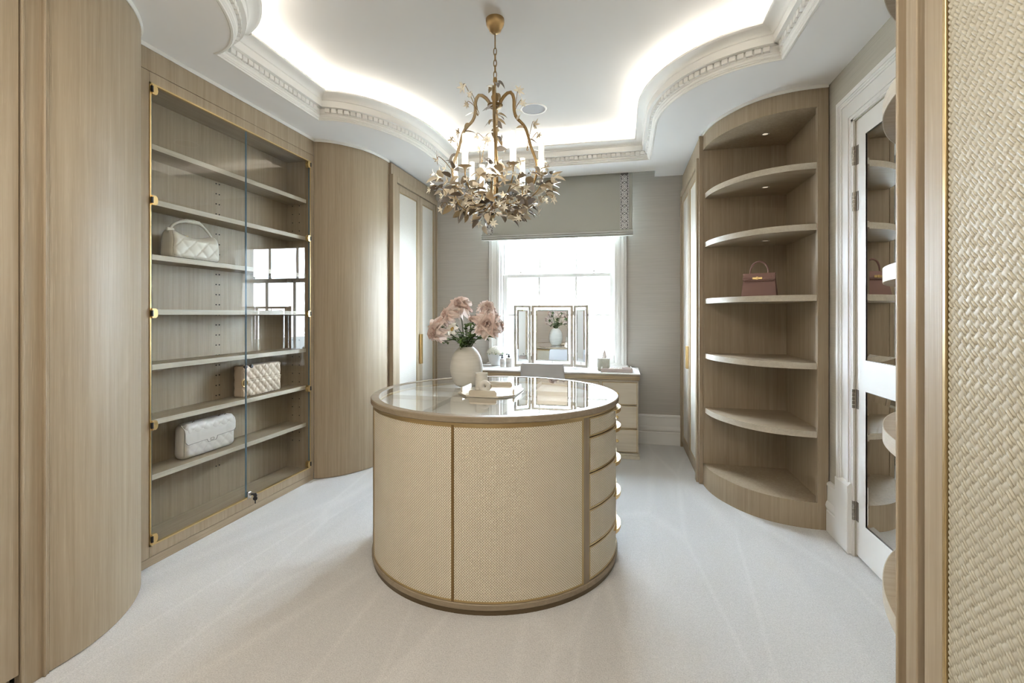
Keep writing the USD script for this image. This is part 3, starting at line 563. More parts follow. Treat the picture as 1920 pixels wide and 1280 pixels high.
# ================================================================== DRESSING TABLE
DT = thing('dressing_table', 'pale dressing table with gold-edged drawers under the window', 'table')
TX0, TX1, TY0, TY1, TZ = -1.472, 0.156, 4.262, 4.772, .747
obj('worktop', bx(TX0, TX1, TY0, TY1, TZ - .012, TZ, .003), stone_white, DT)
obj('apron', cat_([bx(TX0 + .004, TX1 - .004, TY0 + .004, TY1, TZ - .052, TZ - .013, .002), bx(TX0 + .010, TX1 - .010, TY0 + .010, TY1, TZ - .062, TZ - .052)]), oak_island, DT, smooth=False)
obj('gold_line', cat_([bx(TX0 + .003, TX1 - .003, TY0 + .0025, TY0 + .01, z, z + .004) for z in (TZ - .036, TZ - .051)]), brass_trim, DT, smooth=False)
for k, (a, b) in enumerate(((TX0 + .015, -1.135), (-.182, TX1 - .015))):
    obj('pedestal', bx(a, b, TY0 + .024, TY1 - .01, .045, TZ - .062), table_wood, DT, smooth=False)
    obj('pedestal_base', cat_([bx(a - .012, b + .012, TY0, TY1 - .005, 0, .030, .003), bx(a - .004, b + .004, TY0 + .008, TY1 - .005, .030, .046, .003)]), table_wood, DT, smooth=False)
    for z0, z1 in ((.475, .668), (.268, .465), (.058, .258)):
        d = obj('drawer', bx(a + .012, b - .012, TY0 + .012, TY0 + .026, z0, z1, .002), table_wood, DT, smooth=False)
        obj('gold_edge', cat_([bx(a + .012, b - .012, TY0 + .009, TY0 + .02, z1 - .004, z1), bx(a + .012, b - .012, TY0 + .009, TY0 + .02, z0, z0 + .004), bx(a + .012, a + .016, TY0 + .009, TY0 + .02, z0, z1), bx(b - .016, b - .012, TY0 + .009, TY0 + .02, z0, z1)]), brass_trim, d, smooth=False)
        obj('knob', move(lathe([(0, 0), (.006, 0), (.005, .012), (.013, .016), (.014, .022), (.010, .026), (0, .027)], 20), ((a + b) / 2 - .02, TY0 + .012, z1 - .10), 0, PI / 2), gold, d)
d = obj('drawer', bx(-1.12, -.197, TY0 + .012, TY0 + .026, .56, .668, .002), table_wood, DT, smooth=False)
obj('gold_edge', cat_([bx(-1.12, -.197, TY0 + .009, TY0 + .02, .664, .668), bx(-1.12, -.197, TY0 + .009, TY0 + .02, .56, .564), bx(-.201, -.197, TY0 + .009, TY0 + .02, .56, .668)]), brass_trim, d, smooth=False)
obj('drawer_box', bx(-1.14, -.18, TY0 + .026, TY1 - .01, .55, TZ - .062), table_wood, DT, smooth=False)

# ---- chair
ch = thing('dressing_chair', 'pale grey upholstered chair pulled up to the dressing table, behind the island', 'chair')
cx = -.643
obj('seat', bx(cx - .21, cx + .21, 3.90, 4.34, .40, .475, .025), fabric_grey, ch)
Pb = []
for z, yy, w in ((.475, 3.93, .195), (.55, 3.918, .195), (.68, 3.895, .188), (.80, 3.872, .182), (.845, 3.864, .179), (.858, 3.862, .170)):
    row = []
    for a in np.linspace(0, 2 * PI, 28, endpoint=False):
        ca, sa = math.cos(a), math.sin(a); row.append((cx + w * np.sign(ca) * abs(ca) ** .35, yy + .026 * np.sign(sa) * abs(sa) ** .5 + .035 * (ca * ca) * .4, z))
    Pb.append(row)
obj('backrest', grid_mesh(Pb, closed_v=True, caps=True), fabric_grey, ch, smooth=50)
for sx in (-1, 1):
    for y in (3.935, 4.30): obj('leg', tube([(cx + sx * .185, y, .405), (cx + sx * .19, y, 0)], [.02, .012], 12), table_wood, ch)

# ---- tri-fold mirror
tm = thing('trifold_mirror', 'three-panel dressing mirror in champagne metal frame on the dressing table', 'mirror')
def leafm(a, b, name, z0=.750, z1=1.354):
    a, b = np.array(a), np.array(b); L = np.linalg.norm(b - a); ang = math.atan2(*(b - a)[::-1]); f = .026 if L > .3 else .022
    put = lambda m: move(m, (a[0], a[1], 0), ang)
    fr = obj(name, put(cat_([bx(0, f, -.009, .009, z0, z1, .002), bx(L - f, L, -.009, .009, z0, z1, .002), bx(f, L - f, -.009, .009, z0, z0 + .026, .002), bx(f, L - f, -.009, .009, z1 - .022, z1, .002)])), champagne, tm, smooth=False)
    i = f + (.020 if L > .3 else .012); zz0, zz1 = z0 + .050, z1 - .046; bv = .012
    obj('mirror_glass', put(hull([(x, -.004, z) for x in (i, L - i) for z in (zz0, zz1)] + [(x, -.008, z) for x in (i + bv, L - i - bv) for z in (zz0 + bv, zz1 - bv)] + [(x, .004, z) for x in (i, L - i) for z in (zz0, zz1)])), mirror_m, fr, smooth=False)
    for z in (z1 - .034, z0 + .038): obj('pivot', put(move(trimesh.creation.cylinder(.004, .030, sections=10), (L / 2, 0, z))), nickel, fr)
    return fr
leafm((-.884, 4.690), (-.467, 4.690), 'centre_frame')
leafm((-1.032, 4.556), (-.893, 4.686), 'wing_frame')
leafm((-.458, 4.686), (-.318, 4.600), 'wing_frame')
for x in (-.8885, -.4625):
    for z in (.83, 1.28): obj('hinge', move(trimesh.creation.cylinder(.005, .04, sections=10), (x, 4.688, z)), nickel, tm)

# ================================================================== ROMAN BLIND
bl = thing('roman_blind', 'grey-green roman blind with patterned side braid over the window', 'blind')
BY, B0, B1, BZ = 4.672, -1.392, 0.098, 2.018
obj('fabric', cat_([bx(B0, B1, BY, BY + .010, BZ + .03, 2.671, .003), bx(B0, B0 + .008, BY + .01, 4.705, BZ + .06, 2.671), bx(B1 - .008, B1, BY + .01, 4.705, BZ + .06, 2.671), bx(B0, B1, 4.76, 4.80, 2.65, 2.671)]), blind_m, bl, smooth=False)
for k, (z, y) in enumerate(((BZ + .012, BY + .004), (BZ + .030, BY - .004), (BZ + .050, BY - .008))):
    f_ = obj('fold', bx(B0 - .008, B1 + .008, y - .006, y + .030, z - .012, z + .010, .004), blind_m, bl)
    obj('piping', tube([(B0 - .008, y - .008, z - .010), (B1 + .008, y - .008, z - .010)], .0035, 8), fret_m, f_)
for x0 in (-1.362, -.018):
    x1 = x0 + .084
    bd = obj('braid', bx(x0, x1, BY - .0035, BY + .002, BZ + .058, 2.671), band_m, bl, smooth=False)
    xm, rows = (x0 + x1) / 2, []
    for z in np.arange(BZ + .10, 2.63, .074):
        rows.append(move(trimesh.creation.annulus(.015, .0225, .0016, sections=8), (xm, BY - .0045, z), 0, PI / 2))
        rows.append(move(trimesh.creation.annulus(.003, .0105, .0016, sections=8), (xm, BY - .0045, z), 0, PI / 2))
        for s in (-1, 1):
            for dz in (-1, 1):
                rows.append(tube([(xm + s * .016, BY - .0045, z + dz * .016), (xm + s * .034, BY - .0045, z + dz * .037)], .0034, 4))
                rows.append(tube([(xm + s * .034, BY - .0045, z + dz * .008), (xm, BY - .0045, z + dz * .037)], .0034, 4))
    rows += [bx(x0 + .001, x0 + .005, BY - .0055, BY, BZ + .058, 2.671), bx(x1 - .005, x1 - .001, BY - .0055, BY, BZ + .058, 2.671)]
    obj('fretwork', cat_(rows), fret_m, bd, smooth=False)

#PART2
# ================================================================== THINGS ON THE ISLAND
GT = .8345                                           # island rim level; the glass lies just under it
GS = .832
vs = thing('vase', 'off-white ribbed egg-shaped ceramic vase on the island', 'vase', loc=(-.908, 2.712, GS))
prof = [(0, 0), (.045, 0), (.052, .004)] + [(.062 + .036 * math.sin(min(1, t) * PI / 2) if t < 1 else .098 * math.sqrt(max(0, 1 - ((t - 1) / 1.32) ** 2)), .004 + .105 * t) for t in np.linspace(.05, 2.18, 34)]
prof += [(prof[-1][0] - .006, prof[-1][1] + .004), (prof[-1][0] - .012, prof[-1][1] - .004), (prof[-1][0] - .014, .10), (0, .09)]
obj('body', lathe([(r * (1 + .006 * math.sin(z * 900)), z) for r, z in prof], 64), ceramic, vs, smooth=60)
VZ = GS + prof[36][1]
VC = np.array([-.908, 2.712])
rng = random.Random(7); nrg = np.random.default_rng(7)
def basis(n):
    n = np.asarray(n, float); n /= np.linalg.norm(n); a = np.cross(n, [0, 0, 1.0]); a = np.array([1.0, 0, 0]) if np.linalg.norm(a) < .1 else a / np.linalg.norm(a)
    return a, np.cross(n, a), n
def petal(c, nrm, az, w, L, tilt, cup, ruffle, seed):
    """one petal growing from c, leaning out from the axis nrm by tilt"""
    a, b, n = basis(nrm); out = math.cos(az) * a + math.sin(az) * b; side = -math.sin(az) * a + math.cos(az) * b
    r_ = np.random.default_rng(seed); ph = r_.uniform(0, 6.28); P = []
    for i, t in enumerate(np.linspace(0, 1, 6)):
        wid = w * math.sin(PI * min(1, .12 + .80 * t)) ** .75
        tl = tilt * (.35 + .65 * t) + cup * max(0, t - .65) * 1.6
        ctr = c + L * t * (math.sin(tl) * out + math.cos(tl) * n)
        row = []
        for s in np.linspace(-1, 1, 7):
            curl = (math.cos(tl) * out - math.sin(tl) * n) * (-.35 * w * s * s * (1 - t * .5))
            rf = n * (ruffle * L * .12 * t * t * math.sin(3.2 * s + ph)) + out * (ruffle * L * .07 * t * math.cos(4.1 * s + ph))
            row.append(ctr + side * wid * .5 * s + curl + rf - (n * L * .10 * s * s if t > .9 else 0))
        P.append(row)
    return grid_mesh(P)
def leaf_mesh(c, d, up, L, w, bend=.25, n=6, lobes=0):
    d = np.asarray(d, float); d /= np.linalg.norm(d); s = np.cross(d, up); s /= np.linalg.norm(s) + 1e-9; u = np.cross(s, d); P = []
    for t in np.linspace(0, 1, n):
        wid = w * .5 * math.sin(PI * t ** .8) ** .8 * (1 + .18 * lobes * math.sin(14 * t)) + .0006; ctr = np.asarray(c) + d * L * t - u * bend * L * t * t
        P.append([ctr - s * wid + u * wid * .35, ctr, ctr + s * wid + u * wid * .35])
    return grid_mesh(P)
def stem_path(tip, nrm):
    tip = np.asarray(tip, float); p0 = np.array([VC[0] + rng.uniform(-.018, .018), VC[1] + rng.uniform(-.014, .014), VZ - .10]); p1 = np.array([p0[0] + (tip[0] - p0[0]) * .14, p0[1] + (tip[1] - p0[1]) * .14, VZ + .012])
    n = np.asarray(nrm, float) / np.linalg.norm(nrm); return smooth_path([p0, p1, (p1 + tip) / 2 + [0, 0, .018], tip - n * .012], 16)
def rose(u, v, Z, r, nrm, label, layers=((3, .16, .62, .66), (5, .34, .74, .74), (6, .58, .84, .82), (7, .86, .92, .86), (8, 1.14, .98, .84), (8, 1.42, .98, .78))):
    c = at_Z(u, v, Z); n = np.asarray(nrm, float); n /= np.linalg.norm(n)
    t = thing('garden_rose', label, 'flower', 'blush roses in the vase'); c0 = c - n * r * .40
    obj('stem', tube(stem_path(c0, n), .0028, 7), stem_m, t)
    obj('sepal', cat_([leaf_mesh(c0 - n * .004, np.array(basis(n)[0]) * math.cos(q) + np.array(basis(n)[1]) * math.sin(q) - n * .25, n, .030, .011) for q in np.arange(5) * 1.2566]), green_m, t, smooth=True)
    for li, (k, tilt, len_, wid) in enumerate(layers):
        for j in range(k):
            az = 2 * PI * j / k + li * 1.9 + rng.uniform(-.25, .25); sd = rng.randrange(10 ** 6)
            m_ = petal(c0 + n * r * .05 * (5 - li), n, az, r * wid * rng.uniform(.9, 1.2), r * len_ * rng.uniform(.92, 1.12), tilt + rng.uniform(-.12, .12), .75 if li >= 2 else -.1, .7 + .2 * li, sd)
            obj('petal', m_, pinks[(2, 0, 0, 1, 1, 1)[li] if rng.random() < .75 else rng.randrange(3)], t, smooth=True)
    for q in (.60,):
        sp_ = stem_path(c0, n); p = sp_[int(q * 15)]; an = rng.uniform(0, 6.28)
        obj('leaf', leaf_mesh(p, (math.cos(an), math.sin(an) - .3, .35), (0, 0, 1), rng.uniform(.035, .055), rng.uniform(.02, .03), .3, 6, 1), green_m, t, smooth=True)
rose(860, 572, 2.84, .074, (-.1, -.75, .75), 'blush rose at the top of the bouquet, largest bloom above the vase')
rose(838, 592, 2.75, .062, (-.55, -.8, .25), 'blush rose at upper left of the bouquet, between the topmost and the far left bloom')
rose(816, 619, 2.70, .068, (-.55, -.85, -.10), 'blush rose at the far left of the bouquet, hanging lowest')
rose(914, 576, 2.90, .058, (.35, -.6, .7), 'small upright blush rose at upper right of the bouquet')
rose(913, 607, 2.72, .082, (.30, -.9, .15), 'large open blush rose at right of the bouquet')
rose(936, 613, 2.86, .046, (.95, -.25, -.05), 'small blush rose at the far right edge, seen from the side', ((3, .2, .7, .7), (5, .5, .9, .7), (5, .9, 1.0, .7)))
rose(884, 601, 2.82, .036, (.2, -.5, .8), 'half-opened pale rosebud in the middle of the bouquet', ((3, .12, .9, .7), (4, .25, 1.1, .75), (4, .45, 1.15, .7)))
an = thing('white_flower', 'white open flower with yellow centre low in the bouquet', 'flower'); c = at_Z(850, 618, 2.72); n = np.array([-.25, -.9, .35]); n /= np.linalg.norm(n)
obj('stem', tube(stem_path(c, n), .0022, 7), stem_m, an)
for j in range(6): obj('petal', petal(c, n, j * 1.047 + .2, .036, .042, 1.25, .2, .5, 40 + j), petal_white, an, smooth=True)
a_, b_, _ = basis(n)
obj('stamens', cat_([move(trimesh.creation.icosphere(1, .0028), c + n * rng.uniform(.006, .013) + a_ * rng.uniform(-.011, .011) + b_ * rng.uniform(-.011, .011)) for _ in range(42)]), plain('stamen_yellow', (0.50, 0.32, 0.05), .6), an, kind='stuff')
for label, tips in (('sprig of dark green rose leaves filling the middle of the vase', [(868, 622, 2.74), (858, 636, 2.72), (872, 606, 2.80), (880, 628, 2.80)]), ('spray of green leaves and buds reaching to both sides of the vase', [(834, 638, 2.74), (900, 590, 2.86), (898, 628, 2.80), (928, 630, 2.80)])):
    t = thing('leaf_sprig', label, 'leaves', 'greenery in the vase')
    for (u, v, Z) in tips:
        sp_ = stem_path(at_Z(u, v, Z), (0, -.4, 1)); obj('stem', tube(sp_, .0018, 6), stem_m, t)
        for q in range(5, 16):
            for s in (-1, 1):
                if rng.random() < .75:
                    an_ = rng.uniform(0, 6.28); obj('leaf', leaf_mesh(sp_[q], (math.cos(an_), math.sin(an_), rng.uniform(-.2, .7)), (.1, -.3, 1), rng.uniform(.026, .05), rng.uniform(.016, .028), rng.uniform(0, .4), 6, 1), green_m, t, smooth=True)

# tray with a lidded candle and a knot ornament
tr = thing('octagonal_tray', 'pale gold octagonal tray with raised rails on the island glass', 'tray')
oc = [(-.862, 2.435), (-.790, 2.352), (-.617, 2.352), (-.543, 2.424), (-.543, 2.640), (-.612, 2.715), (-.785, 2.715), (-.862, 2.625)]
P8 = Polygon(oc)
tray_m = plain('tray_champagne', (0.66, 0.60, 0.50), .28, .65)
obj('base', cat_([prism(P8.buffer(-.006), GS + .0005, GS + .004), prism(P8, GS + .004, GS + .010)]), tray_m, tr, smooth=False)
for i in (1, 3, 5, 7):
    a, b = np.array(oc[i]), np.array(oc[(i + 1) % 8]); m_ = (a + b) / 2; d = b - a; L = np.linalg.norm(d); inn = np.array([-.7025, 2.537]) - m_; inn /= np.linalg.norm(inn); p = m_ + inn * .014
    rail = hull([(x, y, z) for x in (-L / 2 + .012, L / 2 - .012) for y in (-.0045, .0045) for z in (0, .018)] + [(x, y, .026) for x in (-L / 2 + .02, L / 2 - .02) for y in (-.0035, .0035)])
    obj('rail', move(rail, (p[0], p[1], GS + .010), math.atan2(d[1], d[0])), tray_m, tr, smooth=False)
TT = GS + .0105
cp = thing('candle_jar', 'cream cylindrical candle jar standing on the octagonal tray', 'candle', loc=(-.756, 2.520, TT))
obj('jar', lathe([(0, .002), (.030, .002), (.030, .006), (.034, .008), (.0345, .094), (.033, .097), (.031, .095), (.031, .082), (0, .082)], 40), ceramic, cp, smooth=40)
obj('base_ring', lathe([(0, 0), (.029, 0), (.031, .002), (.029, .005), (0, .005)], 40), gold_dull, cp, smooth=40)
kn = thing('knot_ornament', 'cream glazed ring-knot ornament leaning against the candle jar on the tray', 'ornament', loc=(-.717, 2.448, TT + .0335))
ts = trimesh.creation.torus(.0195, .014, 48, 24)
obj('ring', move(ts, (0, 0, 0), .35, PI / 2 - .14), ceramic, kn, smooth=60)
obj('strap', move(tube([(.0195 + .0150 * math.cos(q), 0, .0150 * math.sin(q)) for q in np.linspace(0, 2 * PI, 24)], .0032, 8), (0, 0, 0), .35 + 0, -.14), gold_dull, kn, smooth=60)

# ================================================================== THINGS ON THE DRESSING TABLE
T = TZ + .0003
pl = thing('flower_bowl', 'small white fluted planter by the window at the left of the table', 'planter', loc=(-1.235, 4.64, T))
obj('bowl', lathe([(0, 0), (.042, 0), (.052, .008), (.078, .055), (.088, .098), (.090, .118), (.086, .118), (.082, .095), (0, .09)], 48), plain('white_glaze', (.72, .74, .75), .35), pl, smooth=40)
fl = thing('white_hydrangea', 'rounded cluster of white blossoms in the small planter', 'flowers')
ball = []
for k in range(150):
    d = nrg.normal(size=3); d[2] = abs(d[2]) * .9 + .08; d /= np.linalg.norm(d); p = np.array([-1.235, 4.64, T + .118]) + d * np.array([.102, .085, .078]) * nrg.uniform(.82, 1.0); a, b, n = basis(d)
    for q in range(4): ball.append(leaf_mesh(p, a * math.cos(q * 1.571 + k) + b * math.sin(q * 1.571 + k) + n * .25, n, .017, .014, .3, 4))
obj('blossom', cat_(ball), petal_white, fl, smooth=True, kind='stuff')
obj('foliage', cat_([leaf_mesh((-1.235, 4.64, T + .122), (math.cos(q), math.sin(q), .25), (0, 0, 1), .105, .04, .3) for q in np.arange(9) * .7]), green_m, fl, smooth=True, kind='stuff')
label_m = plain('label_print', (.25, .25, .26), .6)
for (x, y, hh, r, lab) in ((-1.150, 4.545, .078, .0235, 'shorter white bottle with black pump, left of the pair'), (-1.085, 4.555, .088, .031, 'wider white bottle with black pump, beside the mirror wing')):
    b = thing('pump_bottle', lab, 'bottle', loc=(x, y, T))
    obj('body', lathe([(0, 0), (r - .002, 0), (r, .003), (r, hh - .006), (r - .004, hh), (.010, hh + .002), (.010, hh + .006), (0, hh + .006)], 32), plain('bottle_white' + ('' if r < .03 else '_wide'), (.74, .73, .72), .3), b, smooth=40)
    obj('pump', cat_([lathe([(0, 0), (.011, 0), (.011, .016), (.006, .018), (.006, .026), (.010, .027), (.010, .034), (0, .034)], 20, 0, 0, hh + .006), tube([(0, 0, hh + .036), (-.024, -.006, hh + .036), (-.028, -.007, hh + .031)], .0042, 8)]), black, b)
    obj('label_lines', cat_([bx(-r * .5, r * .5, -r - .0004, -r + .004, z, z + .0022) for z in (hh * .58, hh * .50, hh * .38)]), label_m, b, smooth=False)
cb = thing('stone_holder', 'square white stone tealight holder on the right of the dressing table', 'holder', loc=(-.165, 4.50, T))
obj('block', cat_([bx(-.055, .055, -.05, .05, 0, .098, .006), bx(-.055, -.038, -.05, .05, .09, .112, .004), bx(.038, .055, -.05, .05, .09, .112, .004), bx(-.05, .05, .034, .05, .09, .112, .004), bx(-.05, .05, -.05, -.034, .09, .112, .004)]), streaky('veined_stone', (.42, .44, .36), (.70, .69, .64), (18, 18, 10), .3, 0), cb)
cr = thing('quartz_point', 'pale pink quartz point standing in the stone holder', 'crystal', loc=(-.160, 4.50, T + .0985))
obj('point', hull([(.021 * math.cos(q), .021 * math.sin(q), 0) for q in np.arange(6) * 1.0472] + [(.017 * math.cos(q), .017 * math.sin(q), .060) for q in np.arange(6) * 1.0472] + [(.003, 0, .090)]), plain('quartz', (.78, .70, .68), .15, transmission_weight=.35), cr, smooth=False)
ct = thing('cosmetics_tray', 'shallow pinkish rectangular tray at the right end of the dressing table', 'tray', loc=(-.045, 4.395, T))
rose_m = plain('tray_rose', (.52, .45, .43), .4); obj('base', bx(-.131, .131, -.066, .066, 0, .006), rose_m, ct, smooth=False)
for (a, b, c, d) in ((-.138, .138, -.073, -.066), (-.138, .138, .066, .073), (-.138, -.131, -.066, .066), (.131, .138, -.066, .066)): obj('side', bx(a, b, c, d, 0, .032, .002), rose_m, ct, smooth=False)
obj('corner_post', cat_([lathe([(0, .03), (.006, .03), (.006, .040), (.003, .044), (0, .045)], 12, x, y) for x in (-.128, .128) for y in (-.063, .063)]), nickel, ct)
lb_ = thing('lidded_box', 'small silver-lidded box lying in the rectangular tray', 'box', loc=(-.06, 4.395, T + .0065))
obj('box', bx(-.055, .06, -.045, .045, 0, .020, .003), champagne, lb_); obj('lid', bx(-.058, .063, -.048, .048, .0205, .028, .003), nickel, lb_)

# ================================================================== HANDBAGS
def soft_box(w, d, h, step=.006, r=.25, dent=None, top=1.0):
    """a rounded upright box with its base at z 0; dent(x, z) presses the broad faces in"""
    nx, nz = int(w / step), int(h / step); m = max(10, int(d / step))
    b = trimesh.creation.box(extents=(2, 2, 2)); 
    parts = []
    def face(u0, u1, v0, v1, f, nu, nv):
        a, c = np.meshgrid(np.linspace(u0, u1, nu), np.linspace(v0, v1, nv), indexing='ij'); return grid_mesh(f(a, c))
    parts += [face(-1, 1, -1, 1, lambda a, c, s=s: np.stack([a, np.full_like(a, s), c], -1), nx, nz) for s in (-1, 1)]
    parts += [face(-1, 1, -1, 1, lambda a, c, s=s: np.stack([np.full_like(a, s), a, c], -1), m, nz) for s in (-1, 1)]
    parts += [face(-1, 1, -1, 1, lambda a, c, s=s: np.stack([a, c, np.full_like(a, s)], -1), nx, m) for s in (-1, 1)]
    g = cat_(parts); v = np.array(g.vertices); half = np.array([w, d, h]) / 2; rr = r * min(half)
    p = v * half; core = np.clip(p, -(half - rr), half - rr); q = p - core; ln = np.linalg.norm(q, axis=1, keepdims=True)
    p = core + np.where(ln > 1e-9, q / np.maximum(ln, 1e-9), 0) * np.minimum(ln, rr)
    t = (p[:, 2] / h + .5); p[:, 0] *= 1 + (top - 1) * t
    if dent is not None:
        broad = np.clip(np.abs(p[:, 1]) / (half[1]) * 4 - 3, 0, 1); p[:, 1] -= np.sign(p[:, 1]) * dent(p[:, 0], p[:, 2] + h / 2) * broad
    p[:, 2] += h / 2; g.vertices = p; g.merge_vertices(digits_vertex=6); return g
def groove(d, w): return np.exp(-(d / w) ** 2)
def tri(x): return np.abs(x - np.round(x))
def quilt(cell, depth, offs=0.0):
    def f(x, z):
        a, b = (x + z) / cell + offs, (x - z) / cell + offs
        return depth * (groove(tri(a) * cell, .0035) + groove(tri(b) * cell, .0035)) - depth * .9 * np.sin(PI * (a % 1)) * np.sin(PI * (b % 1))
    return f
def bag(label, x, y, z, rz=90): return thing('handbag', label, 'handbag', loc=(x, y, z), rot=rz)
# the bag's own +x runs along the shelf towards the window, its front (-y) faces the room
b1 = bag('cream quilted top-handle bag on the third shelf from the top of the glass cabinet', -2.425, 2.255, SHZ[4] + .0004)
def d1(x, z):
    k = quilt(.085, .0035, .25)(x, z - .02); return np.where(z < .118, k + .003 * groove(z - .118, .004), 0)
g1 = soft_box(.325, .105, .165, .0055, .6, d1, .94); v = np.array(g1.vertices); w_ = np.clip((v[:, 2] - .11) / .05, 0, 1); v[:, 2] -= w_ * .034 * np.cos(np.clip(v[:, 0] / .155, -1, 1) * PI / 2) ** 1.2; v[:, 1] *= 1 - .35 * w_; g1.vertices = v
obj('body', g1, cream_leather, b1, smooth=True)
obj('handle', tube(smooth_path([(-.145, -.012, .135), (-.135, -.012, .175), (-.075, -.010, .213), (-.03, -.008, .226), (.04, -.008, .224), (.10, -.010, .186), (.140, -.012, .135)], 40), np.r_[np.full(12, .0075), np.full(16, .0095), np.full(12, .0065)], 10), cream_leather, b1, smooth=True)
obj('strap_wrap', cat_([bx(-.048, .05, -.018, .002, .214, .236, .006), bx(-.165, -.12, -.02, -.004, .150, .168, .004)]), cream_leather, b1)
obj('zip_pull', cat_([bx(-.05, -.028, -.012, .0, .133, .140, .002)]), gold, b1)
for x in (-.143, .139): obj('ring', move(trimesh.creation.torus(.010, .0022, 20, 8), (x, -.012, .135), 0, PI / 2), nickel, b1)
b2 = bag('beige lattice-quilted flap bag with a hanging charm behind the glass doors', -2.425, 2.775, SHZ[1] + .0004)
def d2(x, z): return quilt(.058, .0045)(x, z) + .005 * groove(z - .100, .0028) + .004 * groove(z - .112, .0028)
obj('body', soft_box(.355, .075, .205, .0055, .42, d2), beige_leather, b2, smooth=True)
obj('flap_piping', cat_([tube([(-.176, -.0375, z), (.176, -.0375, z)], .0022, 6) for z in (.106,)]), beige_leather, b2)
obj('charm_strap', cat_([tube(smooth_path([(-.150, -.041, .185), (-.172, -.046, .165), (-.176, -.047, .128)], 10), .003, 6), tube(smooth_path([(-.150, -.041, .185), (-.160, -.046, .160), (-.168, -.047, .128)], 10), .003, 6)]), beige_leather, b2)
obj('charm', cat_([move(trimesh.creation.torus(.023, .0035, 28, 8), (-.174, -.048, .096), 0, PI / 2), tube([(-.182, -.048, .115), (-.182, -.048, .078)], .003, 6), tube([(-.168, -.048, .115), (-.168, -.048, .078)], .003, 6)]), gold, b2, kind=None)
b3 = bag('pearl grey quilted flap bag with turn-lock clasp, on the lowest shelf of the glass cabinet', -2.425, 2.355, SHZ[0] + .0004)
def d3(x, z): return quilt(.062, .0028, .5)(x, z) * .8
obj('body', soft_box(.375, .085, .202, .0055, .85, d3, .97), pearl_leather, b3, smooth=True)
fp = [(-.178, .196), (-.176, .100), (-.160, .084), (-.035, .088), (-.026, .070), (.030, .072), (.038, .092), (.165, .096), (.176, .108), (.178, .196)]
fpoly = Polygon(fp).buffer(-.004).buffer(.004); ft = prism(fpoly, 0, .006); ft.apply_transform(trimesh.transformations.rotation_matrix(PI / 2, [1, 0, 0])); ft = ft.subdivide().subdivide()
vv = np.array(ft.vertices); hh = .201; vv[:, 1] += -.0385 + np.where(vv[:, 2] > .150, .034 * ((vv[:, 2] - .150) / .046) ** 2.2, 0); ft.vertices = vv
obj('flap', ft, pearl_leather, b3)
obj('flap_seam', tube([(x, -.0452, z) for x, z in fp[1:-1]], .0018, 6), plain('pearl_seam', (0.36, 0.335, 0.315), .5), b3)
em = [tube([(cx_ + .0075 * math.cos(q), -.0465, .083 + .0075 * math.sin(q)) for q in np.linspace(a, b, 14)], .0016, 6) for cx_, a, b in ((-.0035, .8, 5.48), (.0055, -2.34, 2.34))]
obj('clasp', cat_([bx(-.016, .018, -.0455, -.040, .071, .095, .002)]), pearl_leather, b3); obj('emblem', cat_(em), champagne, b3, smooth=True)
for x in (-.105, .075, .120): obj('eyelet', cat_([move(trimesh.creation.torus(.0055, .002, 16, 8), (x, -.012, .199)), tube(smooth_path([(x, -.012, .199), (x + .006, -.016, .206), (x + .014, -.013, .200)], 8), .0026, 6)]), nickel, b3)
b4 = thing('handbag', 'small mauve leather top-handle bag with gold turn lock on the open corner shelves', 'handbag', loc=(.872, 3.372, 1.3794), rot=-23)
def trap(w0, w1, d0, d1, z0, z1): return hull([(sx * w, sy * d, z) for z, w, d in ((z0, w0, d0), (z1, w1, d1)) for sx in (-1, 1) for sy in (-1, 1)])
obj('body', trap(.102, .089, .042, .014, 0, .142), mauve_leather, b4, smooth=False)
for s in (-1, 1): obj('gusset', hull([(s * .1025, -.038, .004), (s * .1025, .038, .004), (s * .106, 0, .004), (s * .091, -.012, .138), (s * .091, .012, .138)]), mauve_leather, b4, smooth=False)
obj('flap', cat_([hull([(x, y, z) for x in (-.094, .094) for y, z in ((-.020, .150), (.016, .150), (-.022, .141), (.016, .143))]), hull([(x, y, z) for x in (-.092, .092) for y, z in ((-.022, .148), (-.018, .148), (-.036, .108), (-.030, .107))])]), mauve_leather, b4, smooth=False)
obj('belt', cat_([bx(-.095, .095, -.0345, -.0315, .111, .121, .001), bx(-.084, .086, -.0375, -.034, .099, .106, .001), bx(.080, .095, -.034, -.015, .118, .138, .001)]), mauve_leather, b4)
obj('lock_plate', cat_([bx(-.036, .022, -.0385, -.034, .109, .124, .0015), move(trimesh.creation.cylinder(.010, .006, sections=24), (-.007, -.040, .1165), 0, PI / 2), bx(-.011, -.003, -.045, -.040, .110, .123, .001)]), gold, b4)
obj('handle', tube(smooth_path([(-.052, -.004, .148), (-.050, -.004, .178), (-.030, -.004, .214), (0, -.004, .226), (.030, -.004, .214), (.050, -.004, .178), (.052, -.004, .148)], 30), np.r_[np.linspace(.0042, .006, 8), np.full(14, .0062), np.linspace(.006, .0042, 8)], 10), mauve_leather, b4, smooth=True)
for x in (-.052, .052): obj('handle_ring', move(trimesh.creation.torus(.0055, .0016, 16, 8), (x, -.004, .150), 0, PI / 2), gold, b4)

